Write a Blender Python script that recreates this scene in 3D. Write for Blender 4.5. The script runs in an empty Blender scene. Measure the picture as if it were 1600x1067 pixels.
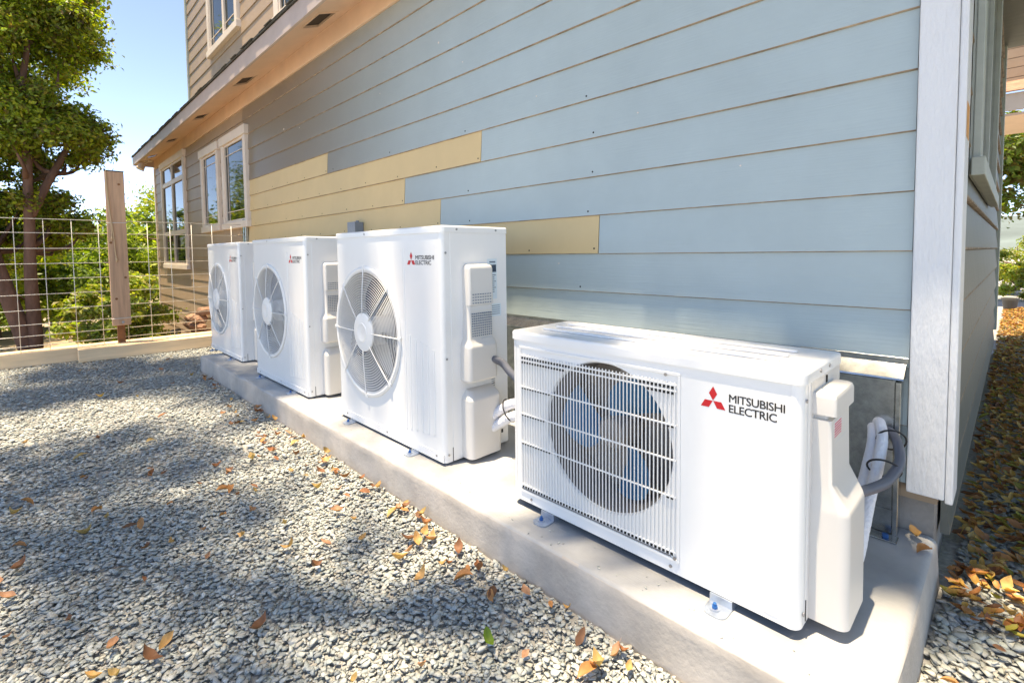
import bpy, bmesh, math, random
import numpy as np
from mathutils import Vector, Matrix, noise as mnoise

random.seed(7)
RNG = np.random.default_rng(7)
scene = bpy.context.scene
COL = scene.collection

# ------------------------------------------------------------------ camera
CAM = Vector((-0.8753, 1.7533, 0.8084))
YAW, PITCH, ROLL, FPX, PPX, PPY = -0.7845, -0.0518, -0.011, 771.87, 813.1, 436.0
cd = bpy.data.cameras.new('camera')
cam = bpy.data.objects.new('camera', cd)
COL.objects.link(cam)
F = Vector((math.cos(YAW) * math.cos(PITCH), math.sin(YAW) * math.cos(PITCH), math.sin(PITCH)))
r0 = Vector((math.sin(YAW), -math.cos(YAW), 0))
u0 = r0.cross(F)
r1 = r0 * math.cos(ROLL) + u0 * math.sin(ROLL)
u1v = u0 * math.cos(ROLL) - r0 * math.sin(ROLL)
cam.matrix_world = Matrix(((r1.x, u1v.x, -F.x, CAM.x), (r1.y, u1v.y, -F.y, CAM.y), (r1.z, u1v.z, -F.z, CAM.z), (0, 0, 0, 1)))
cd.sensor_width = 36
cd.lens = FPX / 1600 * 36
cd.shift_x = (800 - PPX) / 1600
cd.shift_y = (PPY - 533.5) / 1600
cd.clip_start = 0.02
cd.clip_end = 2000
scene.camera = cam

# ------------------------------------------------------------------ light
SUN = Vector((0.06, 0.158, 0.92)).normalized()
w = bpy.data.worlds.new('World')
scene.world = w
w.use_nodes = True
nt = w.node_tree
bg = nt.nodes['Background']
sky = nt.nodes.new('ShaderNodeTexSky')
sky.sky_type = 'NISHITA'
sky.sun_disc = False
sky.sun_elevation = math.asin(SUN.z)
sky.sun_rotation = math.atan2(SUN.x, SUN.y)
sky.altitude = 6500
sky.air_density = 0.72
sky.dust_density = 0.0
sky.ozone_density = 3.5
nt.links.new(sky.outputs[0], bg.inputs[0])
bg.inputs[1].default_value = 0.15
sl = bpy.data.lights.new('sun', 'SUN')
sl.energy = 2.0
sl.angle = math.radians(0.8)
sl.color = (1.0, 0.985, 0.96)
so = bpy.data.objects.new('sun', sl)
so.rotation_euler = SUN.to_track_quat('Z', 'Y').to_euler()
so.location = (3, 3, 12)
COL.objects.link(so)
vs = scene.view_settings
vs.view_transform = 'Standard'
vs.look = 'None'
vs.gamma = 1
vs.use_curve_mapping = False
vs.exposure = 2.42
try:
    vs.use_white_balance = True
    vs.white_balance_temperature = 10000
    vs.white_balance_tint = 10
except Exception:
    pass
try:
    scene.cycles.use_denoising = True
    scene.cycles.max_bounces = 10
    scene.cycles.diffuse_bounces = 5
except Exception:
    pass

# ------------------------------------------------------------------ helpers
def lin(r, g, b):
    f = lambda c: (c / 255 / 12.92) if c <= 10 else ((c / 255 + 0.055) / 1.055) ** 2.4
    return (f(r), f(g), f(b))

def mat(name, col, rough=0.5, metal=0.0, var=0.0, vscale=8.0, vstretch=(1, 1, 1), bump=0.0, bscale=60.0, bstretch=(1, 1, 1),
        bdist=0.002, spec=0.5, col2=None, coat=0.0, detail=5.0):
    """Principled material with noise colour variation and a fine noise bump, all in object space."""
    m = bpy.data.materials.new(name)
    m.use_nodes = True
    n, l = m.node_tree.nodes, m.node_tree.links
    p = n['Principled BSDF']
    p.inputs['Base Color'].default_value = (*col, 1)
    p.inputs['Roughness'].default_value = rough
    p.inputs['Metallic'].default_value = metal
    p.inputs['Specular IOR Level'].default_value = spec
    p.inputs['Coat Weight'].default_value = coat
    tc = n.new('ShaderNodeTexCoord')
    if var > 0 or col2:
        mp = n.new('ShaderNodeMapping'); mp.inputs['Scale'].default_value = vstretch
        l.new(tc.outputs['Object'], mp.inputs[0])
        t = n.new('ShaderNodeTexNoise'); t.inputs['Scale'].default_value = vscale
        t.inputs['Detail'].default_value = detail; t.inputs['Roughness'].default_value = 0.62
        l.new(mp.outputs[0], t.inputs['Vector'])
        r = n.new('ShaderNodeValToRGB')
        e = r.color_ramp.elements
        e[0].position, e[1].position = 0.32, 0.68
        e[0].color = (*[c * (1 - var) for c in col], 1)
        e[1].color = (*(col2 if col2 else [min(1, c * (1 + var)) for c in col]), 1)
        l.new(t.outputs['Fac'], r.inputs[0])
        l.new(r.outputs[0], p.inputs['Base Color'])
    if bump > 0:
        mp = n.new('ShaderNodeMapping'); mp.inputs['Scale'].default_value = bstretch
        l.new(tc.outputs['Object'], mp.inputs[0])
        t = n.new('ShaderNodeTexNoise'); t.inputs['Scale'].default_value = bscale
        t.inputs['Detail'].default_value = 6
        l.new(mp.outputs[0], t.inputs['Vector'])
        b = n.new('ShaderNodeBump'); b.inputs['Strength'].default_value = bump; b.inputs['Distance'].default_value = bdist
        l.new(t.outputs['Fac'], b.inputs['Height'])
        l.new(b.outputs[0], p.inputs['Normal'])
    return m

def attr_mat(name, rough=0.8, transl=0.0, bump=0.0, bscale=200.0, spec=0.4, var=0.25, vscale=60.0):
    """Colour from the per-piece 'tint' attribute, with grain; optional leaf translucency."""
    m = bpy.data.materials.new(name)
    m.use_nodes = True
    n, l = m.node_tree.nodes, m.node_tree.links
    p = n['Principled BSDF']
    p.inputs['Roughness'].default_value = rough
    p.inputs['Specular IOR Level'].default_value = spec
    a = n.new('ShaderNodeAttribute'); a.attribute_name = 'tint'
    tc = n.new('ShaderNodeTexCoord')
    t = n.new('ShaderNodeTexNoise'); t.inputs['Scale'].default_value = vscale; t.inputs['Detail'].default_value = 4
    l.new(tc.outputs['Object'], t.inputs['Vector'])
    mr = n.new('ShaderNodeMapRange'); mr.inputs[1].default_value = 0.3; mr.inputs[2].default_value = 0.7
    mr.inputs[3].default_value = 1 - var; mr.inputs[4].default_value = 1 + var
    l.new(t.outputs['Fac'], mr.inputs[0])
    mx = n.new('ShaderNodeMix'); mx.data_type = 'RGBA'; mx.blend_type = 'MULTIPLY'; mx.inputs[0].default_value = 1
    l.new(a.outputs['Color'], mx.inputs[6]); l.new(mr.outputs[0], mx.inputs[7])
    l.new(mx.outputs[2], p.inputs['Base Color'])
    if bump:
        t2 = n.new('ShaderNodeTexNoise'); t2.inputs['Scale'].default_value = bscale; t2.inputs['Detail'].default_value = 4
        l.new(tc.outputs['Object'], t2.inputs['Vector'])
        b = n.new('ShaderNodeBump'); b.inputs['Strength'].default_value = bump; b.inputs['Distance'].default_value = 0.002
        l.new(t2.outputs['Fac'], b.inputs['Height']); l.new(b.outputs[0], p.inputs['Normal'])
    if transl:
        tr = n.new('ShaderNodeBsdfTranslucent')
        mt = n.new('ShaderNodeMix'); mt.data_type = 'RGBA'; mt.blend_type = 'MULTIPLY'; mt.inputs[0].default_value = 1
        mt.inputs[7].default_value = (1.5, 1.55, 0.5, 1)
        l.new(mx.outputs[2], mt.inputs[6]); l.new(mt.outputs[2], tr.inputs['Color'])
        ms = n.new('ShaderNodeMixShader'); ms.inputs[0].default_value = transl
        l.new(p.outputs[0], ms.inputs[1]); l.new(tr.outputs[0], ms.inputs[2])
        l.new(ms.outputs[0], n['Material Output'].inputs['Surface'])
    return m

def link(name, me, m=None, parent=None, smooth=False, kind=None):
    o = bpy.data.objects.new(name, me)
    COL.objects.link(o)
    if m is not None and not me.materials:
        for q in (m if isinstance(m, (list, tuple)) else [m]):
            me.materials.append(q)
    if smooth:
        me.polygons.foreach_set('use_smooth', [True] * len(me.polygons))
    if parent is not None:
        o.parent = parent
    if kind:
        o['kind'] = kind
    return o

def tag(o, label, cat, group=None):
    o['label'] = label
    o['category'] = cat
    if group:
        o['group'] = group
    return o

def thing(name, label, cat, loc=(0, 0, 0), rz=0.0, group=None):
    o = bpy.data.objects.new(name, None)
    o.empty_display_size = 0.1
    COL.objects.link(o)
    o.location = loc
    o.rotation_euler = (0, 0, rz)
    return tag(o, label, cat, group)

def copy_tree(o, parent=None):
    c = o.copy()
    COL.objects.link(c)
    c.parent = parent
    for ch in list(o.children):
        copy_tree(ch, c)
    return c

class MB:
    """collects shapes into one mesh"""
    def __init__(s):
        s.bm = bmesh.new()
    def box(s, x0, x1, y0, y1, z0, z1, r=0.0, seg=2):
        b = bmesh.new()
        v = [b.verts.new((x, y, z)) for z in (z0, z1) for y in (y0, y1) for x in (x0, x1)]
        for f in ((0, 2, 3, 1), (4, 5, 7, 6), (0, 1, 5, 4), (2, 6, 7, 3), (0, 4, 6, 2), (1, 3, 7, 5)):
            b.faces.new([v[i] for i in f])
        if r > 0:
            bmesh.ops.bevel(b, geom=b.edges[:], offset=r, segments=seg, affect='EDGES', profile=0.5)
        s.merge(b)
        return s
    def merge(s, b):
        me = bpy.data.meshes.new('t')
        b.to_mesh(me)
        b.free()
        s.bm.from_mesh(me)
        bpy.data.meshes.remove(me)
    def face(s, pts):
        s.bm.faces.new([s.bm.verts.new(p) for p in pts])
        return s
    def loft(s, secs, closed=True, cap0=True, cap1=True):
        rows = [[s.bm.verts.new(p) for p in q] for q in secs]
        n = len(rows[0])
        for a, b in zip(rows, rows[1:]):
            for i in range(n if closed else n - 1):
                j = (i + 1) % n
                s.bm.faces.new((a[i], a[j], b[j], b[i]))
        if cap0:
            s.bm.faces.new(rows[0][::-1])
        if cap1:
            s.bm.faces.new(rows[-1])
        return s
    def tube(s, pts, rad, n=10, cap=True):
        pts = [Vector(p) for p in pts]
        rads = rad if isinstance(rad, (list, tuple)) else [rad] * len(pts)
        secs = []
        up = None
        for i, p in enumerate(pts):
            t = (pts[min(i + 1, len(pts) - 1)] - pts[max(i - 1, 0)]).normalized()
            if up is None:
                up = Vector((0, 0, 1)) if abs(t.z) < 0.9 else Vector((1, 0, 0))
            a = (up - t * up.dot(t)).normalized()
            up = a
            b = t.cross(a)
            secs.append([p + (a * math.cos(k * 2 * math.pi / n) + b * math.sin(k * 2 * math.pi / n)) * rads[i] for k in range(n)])
        return s.loft(secs, True, cap, cap)
    def ring(s, c, R, r, axis='y', n=64, m=6):
        """torus"""
        secs = []
        for i in range(n):
            a = i * 2 * math.pi / n
            q = []
            for k in range(m):
                b = k * 2 * math.pi / m
                rr = R + r * math.cos(b)
                h = r * math.sin(b)
                q.append((c[0] + rr * math.cos(a), c[1] + h, c[2] + rr * math.sin(a)))
            secs.append(q)
        rows = [[s.bm.verts.new(p) for p in q] for q in secs]
        for i in range(n):
            a, b = rows[i], rows[(i + 1) % n]
            for k in range(m):
                j = (k + 1) % m
                s.bm.faces.new((a[k], a[j], b[j], b[k]))
        return s
    def revolve_y(s, prof, c, n=48, cap=False):
        """prof = [(radius, y)] about the y axis through c"""
        secs = [[(c[0] + R * math.cos(i * 2 * math.pi / n), c[1] + y, c[2] + R * math.sin(i * 2 * math.pi / n)) for i in range(n)] for R, y in prof]
        return s.loft(secs, True, cap, cap)
    def cyl(s, c0, c1, r, n=16):
        return s.tube([c0, c1], r, n)
    def mesh(s, name):
        me = bpy.data.meshes.new(name)
        bmesh.ops.recalc_face_normals(s.bm, faces=s.bm.faces[:])
        s.bm.to_mesh(me)
        s.bm.free()
        return me
    def build(s, name, m, parent=None, smooth=False, kind=None, auto=None):
        me = s.mesh(name)
        o = link(name, me, m, parent, smooth, kind)
        if auto:
            me.polygons.foreach_set('use_smooth', [True] * len(me.polygons))
            me.set_sharp_from_angle(angle=math.radians(auto))
            wn = o.modifiers.new('weighted', 'WEIGHTED_NORMAL')
            wn.keep_sharp = True
        return o

def spline(pts, n=8):
    """Catmull-Rom through pts"""
    P = [Vector(p) for p in pts]
    P = [P[0] * 2 - P[1]] + P + [P[-1] * 2 - P[-2]]
    out = []
    for i in range(1, len(P) - 2):
        for k in range(n):
            t = k / n
            a, b, c, d = P[i - 1], P[i], P[i + 1], P[i + 2]
            out.append(0.5 * ((2 * b) + (c - a) * t + (2 * a - 5 * b + 4 * c - d) * t * t + (3 * b - a - 3 * c + d) * t ** 3))
    out.append(P[-2])
    return out

def rrect(x0, x1, y0, y1, rs, z, n=5):
    """rounded rectangle in plan at height z; rs = radii (x1y1, x0y1, x0y0, x1y0)"""
    out = []
    for (cx, cy, sx, sy, a0), r in zip(((x1, y1, -1, -1, 0), (x0, y1, 1, -1, 90), (x0, y0, 1, 1, 180), (x1, y0, -1, 1, 270)), rs):
        for k in range(n + 1):
            a = math.radians(a0 + 90 * k / n)
            out.append((cx + sx * r + r * math.cos(a), cy + sy * r + r * math.sin(a), z))
    return out

def np_mesh(name, verts, faces, nper, tint=None):
    """verts (N,3), faces flat (M,nper) -> mesh, with a per-vertex 'tint' colour"""
    me = bpy.data.meshes.new(name)
    verts = np.asarray(verts, np.float32)
    faces = np.asarray(faces, np.int32)
    me.vertices.add(len(verts))
    me.vertices.foreach_set('co', verts.ravel())
    me.loops.add(faces.size)
    me.loops.foreach_set('vertex_index', faces.ravel())
    me.polygons.add(len(faces))
    me.polygons.foreach_set('loop_start', np.arange(0, faces.size, nper, dtype=np.int32))
    try:
        me.polygons.foreach_set('loop_total', np.full(len(faces), nper, dtype=np.int32))
    except Exception:
        pass
    if tint is not None:
        at = me.attributes.new('tint', 'FLOAT_COLOR', 'POINT')
        c = np.ones((len(verts), 4), np.float32)
        c[:, :3] = tint
        at.data.foreach_set('color', c.ravel())
    me.update(calc_edges=True)
    me.validate()
    return me

def rot_mats(n, tilt):
    """random yaw plus gaussian tilt, (n,3,3)"""
    a = RNG.uniform(0, 2 * np.pi, n)
    b = RNG.normal(0, tilt, n)
    c = RNG.normal(0, tilt, n)
    ca, sa, cb, sb, cc, sc = np.cos(a), np.sin(a), np.cos(b), np.sin(b), np.cos(c), np.sin(c)
    Z = np.zeros((n, 3, 3)); X = np.zeros((n, 3, 3)); Y = np.zeros((n, 3, 3))
    Z[:, 0, 0] = ca; Z[:, 0, 1] = -sa; Z[:, 1, 0] = sa; Z[:, 1, 1] = ca; Z[:, 2, 2] = 1
    X[:, 0, 0] = 1; X[:, 1, 1] = cb; X[:, 1, 2] = -sb; X[:, 2, 1] = sb; X[:, 2, 2] = cb
    Y[:, 1, 1] = 1; Y[:, 0, 0] = cc; Y[:, 0, 2] = sc; Y[:, 2, 0] = -sc; Y[:, 2, 2] = cc
    return X @ Y @ Z

# ------------------------------------------------------------------ materials
M = {}
M['white'] = mat('white_enamel', (0.80, 0.80, 0.795), 0.24, var=0.015, vscale=5, bump=0.03, bscale=18, bdist=0.002, spec=0.5)
M['cover'] = mat('ivory_plastic', (0.66, 0.635, 0.605), 0.42, bump=0.05, bscale=500, bdist=0.0005)
M['grille'] = mat('white_plastic', (0.80, 0.795, 0.78), 0.4)
M['inner'] = mat('shroud_plastic', (0.62, 0.62, 0.62), 0.5)
M['darkshroud'] = mat('dark_shroud', (0.22, 0.20, 0.19), 0.6)
M['dark'] = mat('dark_gap', (0.012, 0.011, 0.011), 0.8)
M['coil'] = mat('coil_fins', (0.27, 0.235, 0.21), 0.6, var=0.3, vscale=30, vstretch=(20, 1, 1))
M['blade'] = mat('blue_fan_plastic', (0.004, 0.125, 0.26), 0.3, var=0.12, vscale=10)
M['blade_dark'] = mat('navy_fan_plastic', (0.006, 0.022, 0.05), 0.4, var=0.12, vscale=10)
M['galv'] = mat('galvanised_steel', (0.44, 0.47, 0.48), 0.24, 1.0, var=0.22, vscale=34, bump=0.15, bscale=25, bdist=0.002)
M['zinc'] = mat('zinc_bracket', (0.42, 0.48, 0.56), 0.35, 0.7, var=0.1, vscale=40)
M['bolt'] = mat('blue_bolt', lin(24, 96, 160), 0.35, 0.3)
M['screw'] = mat('steel_screw', (0.35, 0.35, 0.36), 0.35, 0.9)
M['red'] = mat('logo_red', lin(206, 22, 36), 0.4)
M['ink'] = mat('logo_black', (0.02, 0.02, 0.022), 0.4)
M['label'] = mat('label_paper', lin(206, 220, 228), 0.4)
M['labelw'] = mat('label_white', (0.72, 0.72, 0.72), 0.4)
M['labeldark'] = mat('label_navy', lin(52, 68, 86), 0.4)
M['print'] = mat('label_print', lin(96, 112, 130), 0.5)
M['pink'] = mat('label_pink', lin(222, 110, 130), 0.5)
M['blue_paint'] = mat('blue_grey_paint_far_shade', (0.365, 0.445, 0.452), 0.36, var=0.05, vscale=3, bump=0.5, bscale=26, bstretch=(0.25, 1, 5), bdist=0.0016)
M['taupe_paint'] = mat('taupe_paint', (0.35, 0.25, 0.172), 0.5, var=0.07, vscale=3, bump=0.3, bscale=26, bstretch=(0.25, 1, 5), bdist=0.0014)
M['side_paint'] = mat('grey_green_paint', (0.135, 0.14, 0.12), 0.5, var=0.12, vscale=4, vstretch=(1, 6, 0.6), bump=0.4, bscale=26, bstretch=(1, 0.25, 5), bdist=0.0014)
def shade_far_paint(m, far, x0, x1):  # mixes in a far colour along x: taupe darkened to paint in eave shade
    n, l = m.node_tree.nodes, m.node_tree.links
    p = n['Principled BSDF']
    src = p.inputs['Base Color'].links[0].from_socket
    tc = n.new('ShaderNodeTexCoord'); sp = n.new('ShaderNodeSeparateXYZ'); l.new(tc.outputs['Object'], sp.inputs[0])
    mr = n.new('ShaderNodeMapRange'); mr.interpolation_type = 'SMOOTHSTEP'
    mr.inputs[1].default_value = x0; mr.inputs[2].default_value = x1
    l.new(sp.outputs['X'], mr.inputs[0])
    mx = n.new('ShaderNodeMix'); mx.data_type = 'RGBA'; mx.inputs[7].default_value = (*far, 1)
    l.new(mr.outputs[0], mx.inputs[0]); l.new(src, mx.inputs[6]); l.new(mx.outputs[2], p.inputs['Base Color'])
shade_far_paint(M['blue_paint'], (0.205, 0.160, 0.118), 0.8, 4.0)
M['edge_dirt_shade'] = mat('board_edge_dirt_shade', (0.31, 0.235, 0.175), 0.9, var=0.4, vscale=14)
M['primer'] = mat('yellow_primed_board', (0.63, 0.455, 0.235), 0.5, var=0.05, vscale=2.5, bump=0.15, bscale=20, bstretch=(0.3, 1, 4), bdist=0.001)
M['trim'] = mat('cream_trim_paint', (0.68, 0.58, 0.49), 0.5, var=0.05, vscale=6, bump=0.15, bscale=50, bdist=0.001)
M['soffit'] = mat('tan_soffit_paint', (0.70, 0.50, 0.37), 0.6, var=0.06, vscale=4, bump=0.1, bscale=40, bdist=0.001)
M['fascia'] = mat('mauve_fascia_paint', (0.46, 0.37, 0.335), 0.55, var=0.08, vscale=5, bump=0.2, bscale=30, bdist=0.001)
M['cornerboard'] = mat('weathered_white_paint', (0.66, 0.67, 0.68), 0.5, var=0.03, vscale=14, vstretch=(1, 1, 0.2), bump=0.8, bscale=150, bstretch=(1, 1, 0.22), bdist=0.0035)
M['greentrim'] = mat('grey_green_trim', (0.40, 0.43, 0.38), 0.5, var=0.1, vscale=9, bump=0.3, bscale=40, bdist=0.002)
M['barewood'] = mat('bare_wood', lin(214, 152, 90), 0.7, var=0.2, vscale=30)
M['glass'] = mat('window_glass', (0.010, 0.016, 0.012), 0.03, spec=0.22)
M['shingle'] = mat('dark_shingle', (0.085, 0.085, 0.075), 0.9, var=0.4, vscale=30, bump=0.5, bscale=120)
M['ventdark'] = mat('vent_screen', (0.05, 0.035, 0.025), 0.9)
M['concrete'] = mat('slab_top_concrete', (0.36, 0.365, 0.37), 0.8, var=0.2, vscale=3.2, bump=0.45, bscale=55, bstretch=(0.35, 3.5, 1), bdist=0.0016)
M['concrete_side'] = mat('slab_side_concrete', (0.43, 0.395, 0.365), 0.9, var=0.16, vscale=7, bump=0.4, bscale=80, bdist=0.003)
M['foundation'] = mat('foundation_concrete', (0.30, 0.275, 0.25), 0.9, var=0.25, vscale=7, bump=0.7, bscale=60, bdist=0.004)
M['wrap'] = mat('white_pipe_wrap', (0.74, 0.75, 0.80), 0.55, bump=0.8, bscale=150, bstretch=(1, 1, 1), bdist=0.006)
M['conduit'] = mat('grey_conduit', (0.115, 0.125, 0.155), 0.45)
M['black'] = mat('black_plastic', (0.014, 0.014, 0.015), 0.5)
M['greybox'] = mat('grey_box_paint', lin(118, 128, 140), 0.45, var=0.06)
M['wire'] = mat('galvanised_wire', (0.62, 0.60, 0.56), 0.42, 0.35)
M['plank'] = mat('weathered_plank', lin(190, 152, 124), 0.85, var=0.28, vscale=7, vstretch=(3, 3, 0.22), bump=0.5, bscale=30, bstretch=(3, 3, 0.12), bdist=0.003)
M['stake'] = mat('rust_brown_stake', lin(128, 84, 52), 0.85, var=0.25, vscale=12)
M['timber'] = mat('fresh_timber', lin(236, 204, 166), 0.75, var=0.15, vscale=5, vstretch=(4, 0.3, 4), bump=0.4, bscale=24, bstretch=(4, 0.12, 4), bdist=0.003)
M['cord'] = mat('tan_cord', lin(196, 166, 132), 0.8)
M['bark'] = mat('reddish_bark', lin(104, 78, 66), 0.9, var=0.35, vscale=9, vstretch=(1, 1, 0.35), bump=0.8, bscale=22, bstretch=(1, 1, 0.3), bdist=0.02)
M['rock'] = mat('brown_rock', lin(150, 116, 96), 0.9, var=0.35, vscale=9, bump=0.8, bscale=30, bdist=0.01)
M['pot'] = mat('dark_pot', (0.10, 0.10, 0.095), 0.6, var=0.15)
M['leafmat'] = attr_mat('leaf', 0.45, 0.5, spec=0.5, var=0.15, vscale=3)
M['dryleaf'] = attr_mat('dry_leaf', 0.6, 0.15, spec=0.4, var=0.25, vscale=50)
M['stone'] = attr_mat('crushed_stone', 0.85, bump=0.5, bscale=240, spec=0.3, var=0.16, vscale=90)

# ground: dark crushed grit near the house, dry straw beyond the fence
def ground_mat():
    m = bpy.data.materials.new('ground')
    m.use_nodes = True
    n, l = m.node_tree.nodes, m.node_tree.links
    p = n['Principled BSDF']; p.inputs['Roughness'].default_value = 0.95; p.inputs['Specular IOR Level'].default_value = 0.15
    tc = n.new('ShaderNodeTexCoord')
    t = n.new('ShaderNodeTexNoise'); t.inputs['Scale'].default_value = 60; t.inputs['Detail'].default_value = 6
    l.new(tc.outputs['Object'], t.inputs['Vector'])
    r = n.new('ShaderNodeValToRGB'); e = r.color_ramp.elements
    e[0].position, e[1].position = .35, .7
    e[0].color = (0.30, 0.295, 0.28, 1); e[1].color = (0.46, 0.45, 0.43, 1)
    l.new(t.outputs['Fac'], r.inputs[0])
    t2 = n.new('ShaderNodeTexNoise'); t2.inputs['Scale'].default_value = 2.2; t2.inputs['Detail'].default_value = 8
    l.new(tc.outputs['Object'], t2.inputs['Vector'])
    r2 = n.new('ShaderNodeValToRGB'); e = r2.color_ramp.elements
    e[0].position, e[1].position = .3, .7
    e[0].color = (0.30, 0.22, 0.14, 1); e[1].color = (0.46, 0.35, 0.23, 1)
    l.new(t2.outputs['Fac'], r2.inputs[0])
    s = n.new('ShaderNodeSeparateXYZ'); l.new(tc.outputs['Object'], s.inputs[0])
    mr = n.new('ShaderNodeMapRange'); mr.inputs[1].default_value = 5.1; mr.inputs[2].default_value = 5.7
    l.new(s.outputs['X'], mr.inputs[0])
    mx = n.new('ShaderNodeMix'); mx.data_type = 'RGBA'
    l.new(mr.outputs[0], mx.inputs[0]); l.new(r.outputs[0], mx.inputs[6]); l.new(r2.outputs[0], mx.inputs[7])
    l.new(mx.outputs[2], p.inputs['Base Color'])
    b = n.new('ShaderNodeBump'); b.inputs['Strength'].default_value = .7; b.inputs['Distance'].default_value = .01
    l.new(t.outputs['Fac'], b.inputs['Height']); l.new(b.outputs[0], p.inputs['Normal'])
    return m

# ------------------------------------------------------------------ setting
GZ = -0.135
def sm(a, b, x):
    t = min(1, max(0, (x - a) / (b - a)))
    return t * t * (3 - 2 * t)
def ground_z(x, y):
    z = GZ
    z -= 0.62 * sm(5.35, 8.5, x)
    z -= 7.0 * sm(14.0, 34, x)
    z += 0.10 * sm(5.6, 7, x) * mnoise.noise((x * .5, y * .5, 3))
    z -= 0.05 * sm(-3, -9, y) if x < 3 else 0
    return z

def build_ground():
    ax = lambda a, b: sorted(set([-500, -200, -90, -40, -22] + list(np.linspace(a, b, 60)) + [b + 4, b + 10, b + 18, b + 40, 200, 500]))
    xs, ys = ax(-14, 18), ax(-16, 12)
    V = [(x, y, ground_z(x, y)) for y in ys for x in xs]
    n = len(xs)
    Fc = [(j * n + i, j * n + i + 1, (j + 1) * n + i + 1, (j + 1) * n + i) for j in range(len(ys) - 1) for i in range(n - 1)]
    me = bpy.data.meshes.new('ground'); me.from_pydata(V, [], Fc)
    link('ground', me, ground_mat(), smooth=True, kind='structure')
build_ground()

def build_hill():
    m = mat('far_hill', (0.13, 0.17, 0.17), 1.0, var=0.25, vscale=0.02)
    rows = []
    for k, (d, h) in enumerate(((240, -30), (330, 3), (420, 18), (520, 26), (640, 10))):
        rows.append([(d * math.cos(a), d * math.sin(a), h + (8 if 0 < k < 4 else 0) * mnoise.noise((a * 7, k * 1.3, 0))) for a in np.linspace(math.radians(-150), math.radians(80), 90)])
    MB().loft(rows, closed=False, cap0=False, cap1=False).build('hill', m, smooth=True, kind='structure')
build_hill()

# concrete slab under the heat pumps
SX0, SX1, SY1 = -0.723, 3.818, 0.774
def build_slab():
    nx = 240
    xs = np.linspace(SX0, SX1, nx)
    prof = []                                   # (y, z) front profile going round the top edge
    for k in range(9):
        prof.append((SY1 + 0.006 - 0.0005 * k, -0.20 + 0.024 * k))
    prof += [(SY1 + 0.001, 0.0 - 0.006), (SY1 - 0.003, -0.0015), (SY1 - 0.010, 0.0), (SY1 - 0.05, 0.0), (SY1 - 0.2, 0.0), (0.4, 0.0), (0.2, 0.0), (-0.012, 0.0)]
    b = bmesh.new()
    rows = []
    for ip, (y, z) in enumerate(prof):
        row = []
        for i, x in enumerate(xs):
            yy, zz = y, z
            if ip < 10:
                yy += 0.003 * mnoise.noise((x * 5, z * 9, 1)) + 0.0015 * mnoise.noise((x * 40, z * 50, 5))
            if 8 <= ip <= 11:
                c = max(0, mnoise.noise((x * 5, 2, 8)) - .1) * 0.012
                yy -= c; zz -= c * .4
                yy += 0.0015 * mnoise.noise((x * 60, 0, 2))
            if ip >= 12:
                zz += 0.0012 * mnoise.noise((x * 4, y * 5, 9))
            # rounded right-hand end: push the edge down and out
            d = x - SX0
            row.append(b.verts.new((x, yy, zz)))
        rows.append(row)
    for a, c in zip(rows, rows[1:]):
        for i in range(nx - 1):
            f = b.faces.new((a[i], a[i + 1], c[i + 1], c[i]))
    for f in b.faces:
        zc = f.calc_center_median().z
        f.material_index = 1 if zc < -0.004 else 0
        f.smooth = True
    # ends
    for end, (xe, s) in enumerate(((SX0, -1), (SX1, 1))):
        base = [r[0 if s < 0 else -1] for r in rows]
        prev = base
        for k in range(1, 6):
            a = k / 5 * math.pi / 2
            R = 0.022
            cur = []
            for v in base:
                q = v.co
                t = max(0, min(1, (q.z + 0.06) / 0.06))
                cur.append(b.verts.new((xe + s * R * math.sin(a) + s * 0.012 * max(0, -q.z) + 0.004 * mnoise.noise((q.y * 8, q.z * 20, k)), q.y, q.z - R * (1 - math.cos(a)) * t)))
            for i in range(len(base) - 1):
                f = b.faces.new((prev[i], cur[i], cur[i + 1], prev[i + 1]))
                f.material_index = 1 if k > 3 else 0
                f.smooth = True
            prev = cur
        low = [b.verts.new((v.co.x + s * 0.012, v.co.y, -0.22 + min(0, v.co.z) * .02)) for v in prev]
        mid = [b.verts.new(((v.co.x + l2.co.x) / 2 + 0.006 * mnoise.noise((v.co.y * 9, 4, 2)), v.co.y, (v.co.z + l2.co.z) / 2)) for v, l2 in zip(prev, low)]
        for p0, p1 in ((prev, mid), (mid, low)):
            for i in range(len(prev) - 1):
                try:
                    f = b.faces.new((p0[i], p1[i], p1[i + 1], p0[i + 1])); f.material_index = 1; f.smooth = True
                except ValueError:
                    pass
    bmesh.ops.recalc_face_normals(b, faces=b.faces[:])
    me = bpy.data.meshes.new('concrete_slab')
    b.to_mesh(me); b.free()
    link('concrete_slab', me, [M['concrete'], M['concrete_side']], kind='structure')
build_slab()

# ------------------------------------------------------------------ house
HX0, HX1 = -0.755, 10.40
E0, E = 0.6376, 0.165
house = thing('house', 'two-storey timber house with lapped blue-grey and yellow siding and tan eave', 'house')
MB().box(-0.742, HX1 - .01, -4.4, -0.001, 0.10, 2.60).box(-0.742, 7.49, -4.4, -0.001, 2.60, 5.7).build('wall', M['taupe_paint'], house)
MB().box(-0.735, HX1 - .03, -4.35, -0.020, -0.9, 0.098).build('foundation', M['foundation'], house)

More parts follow.
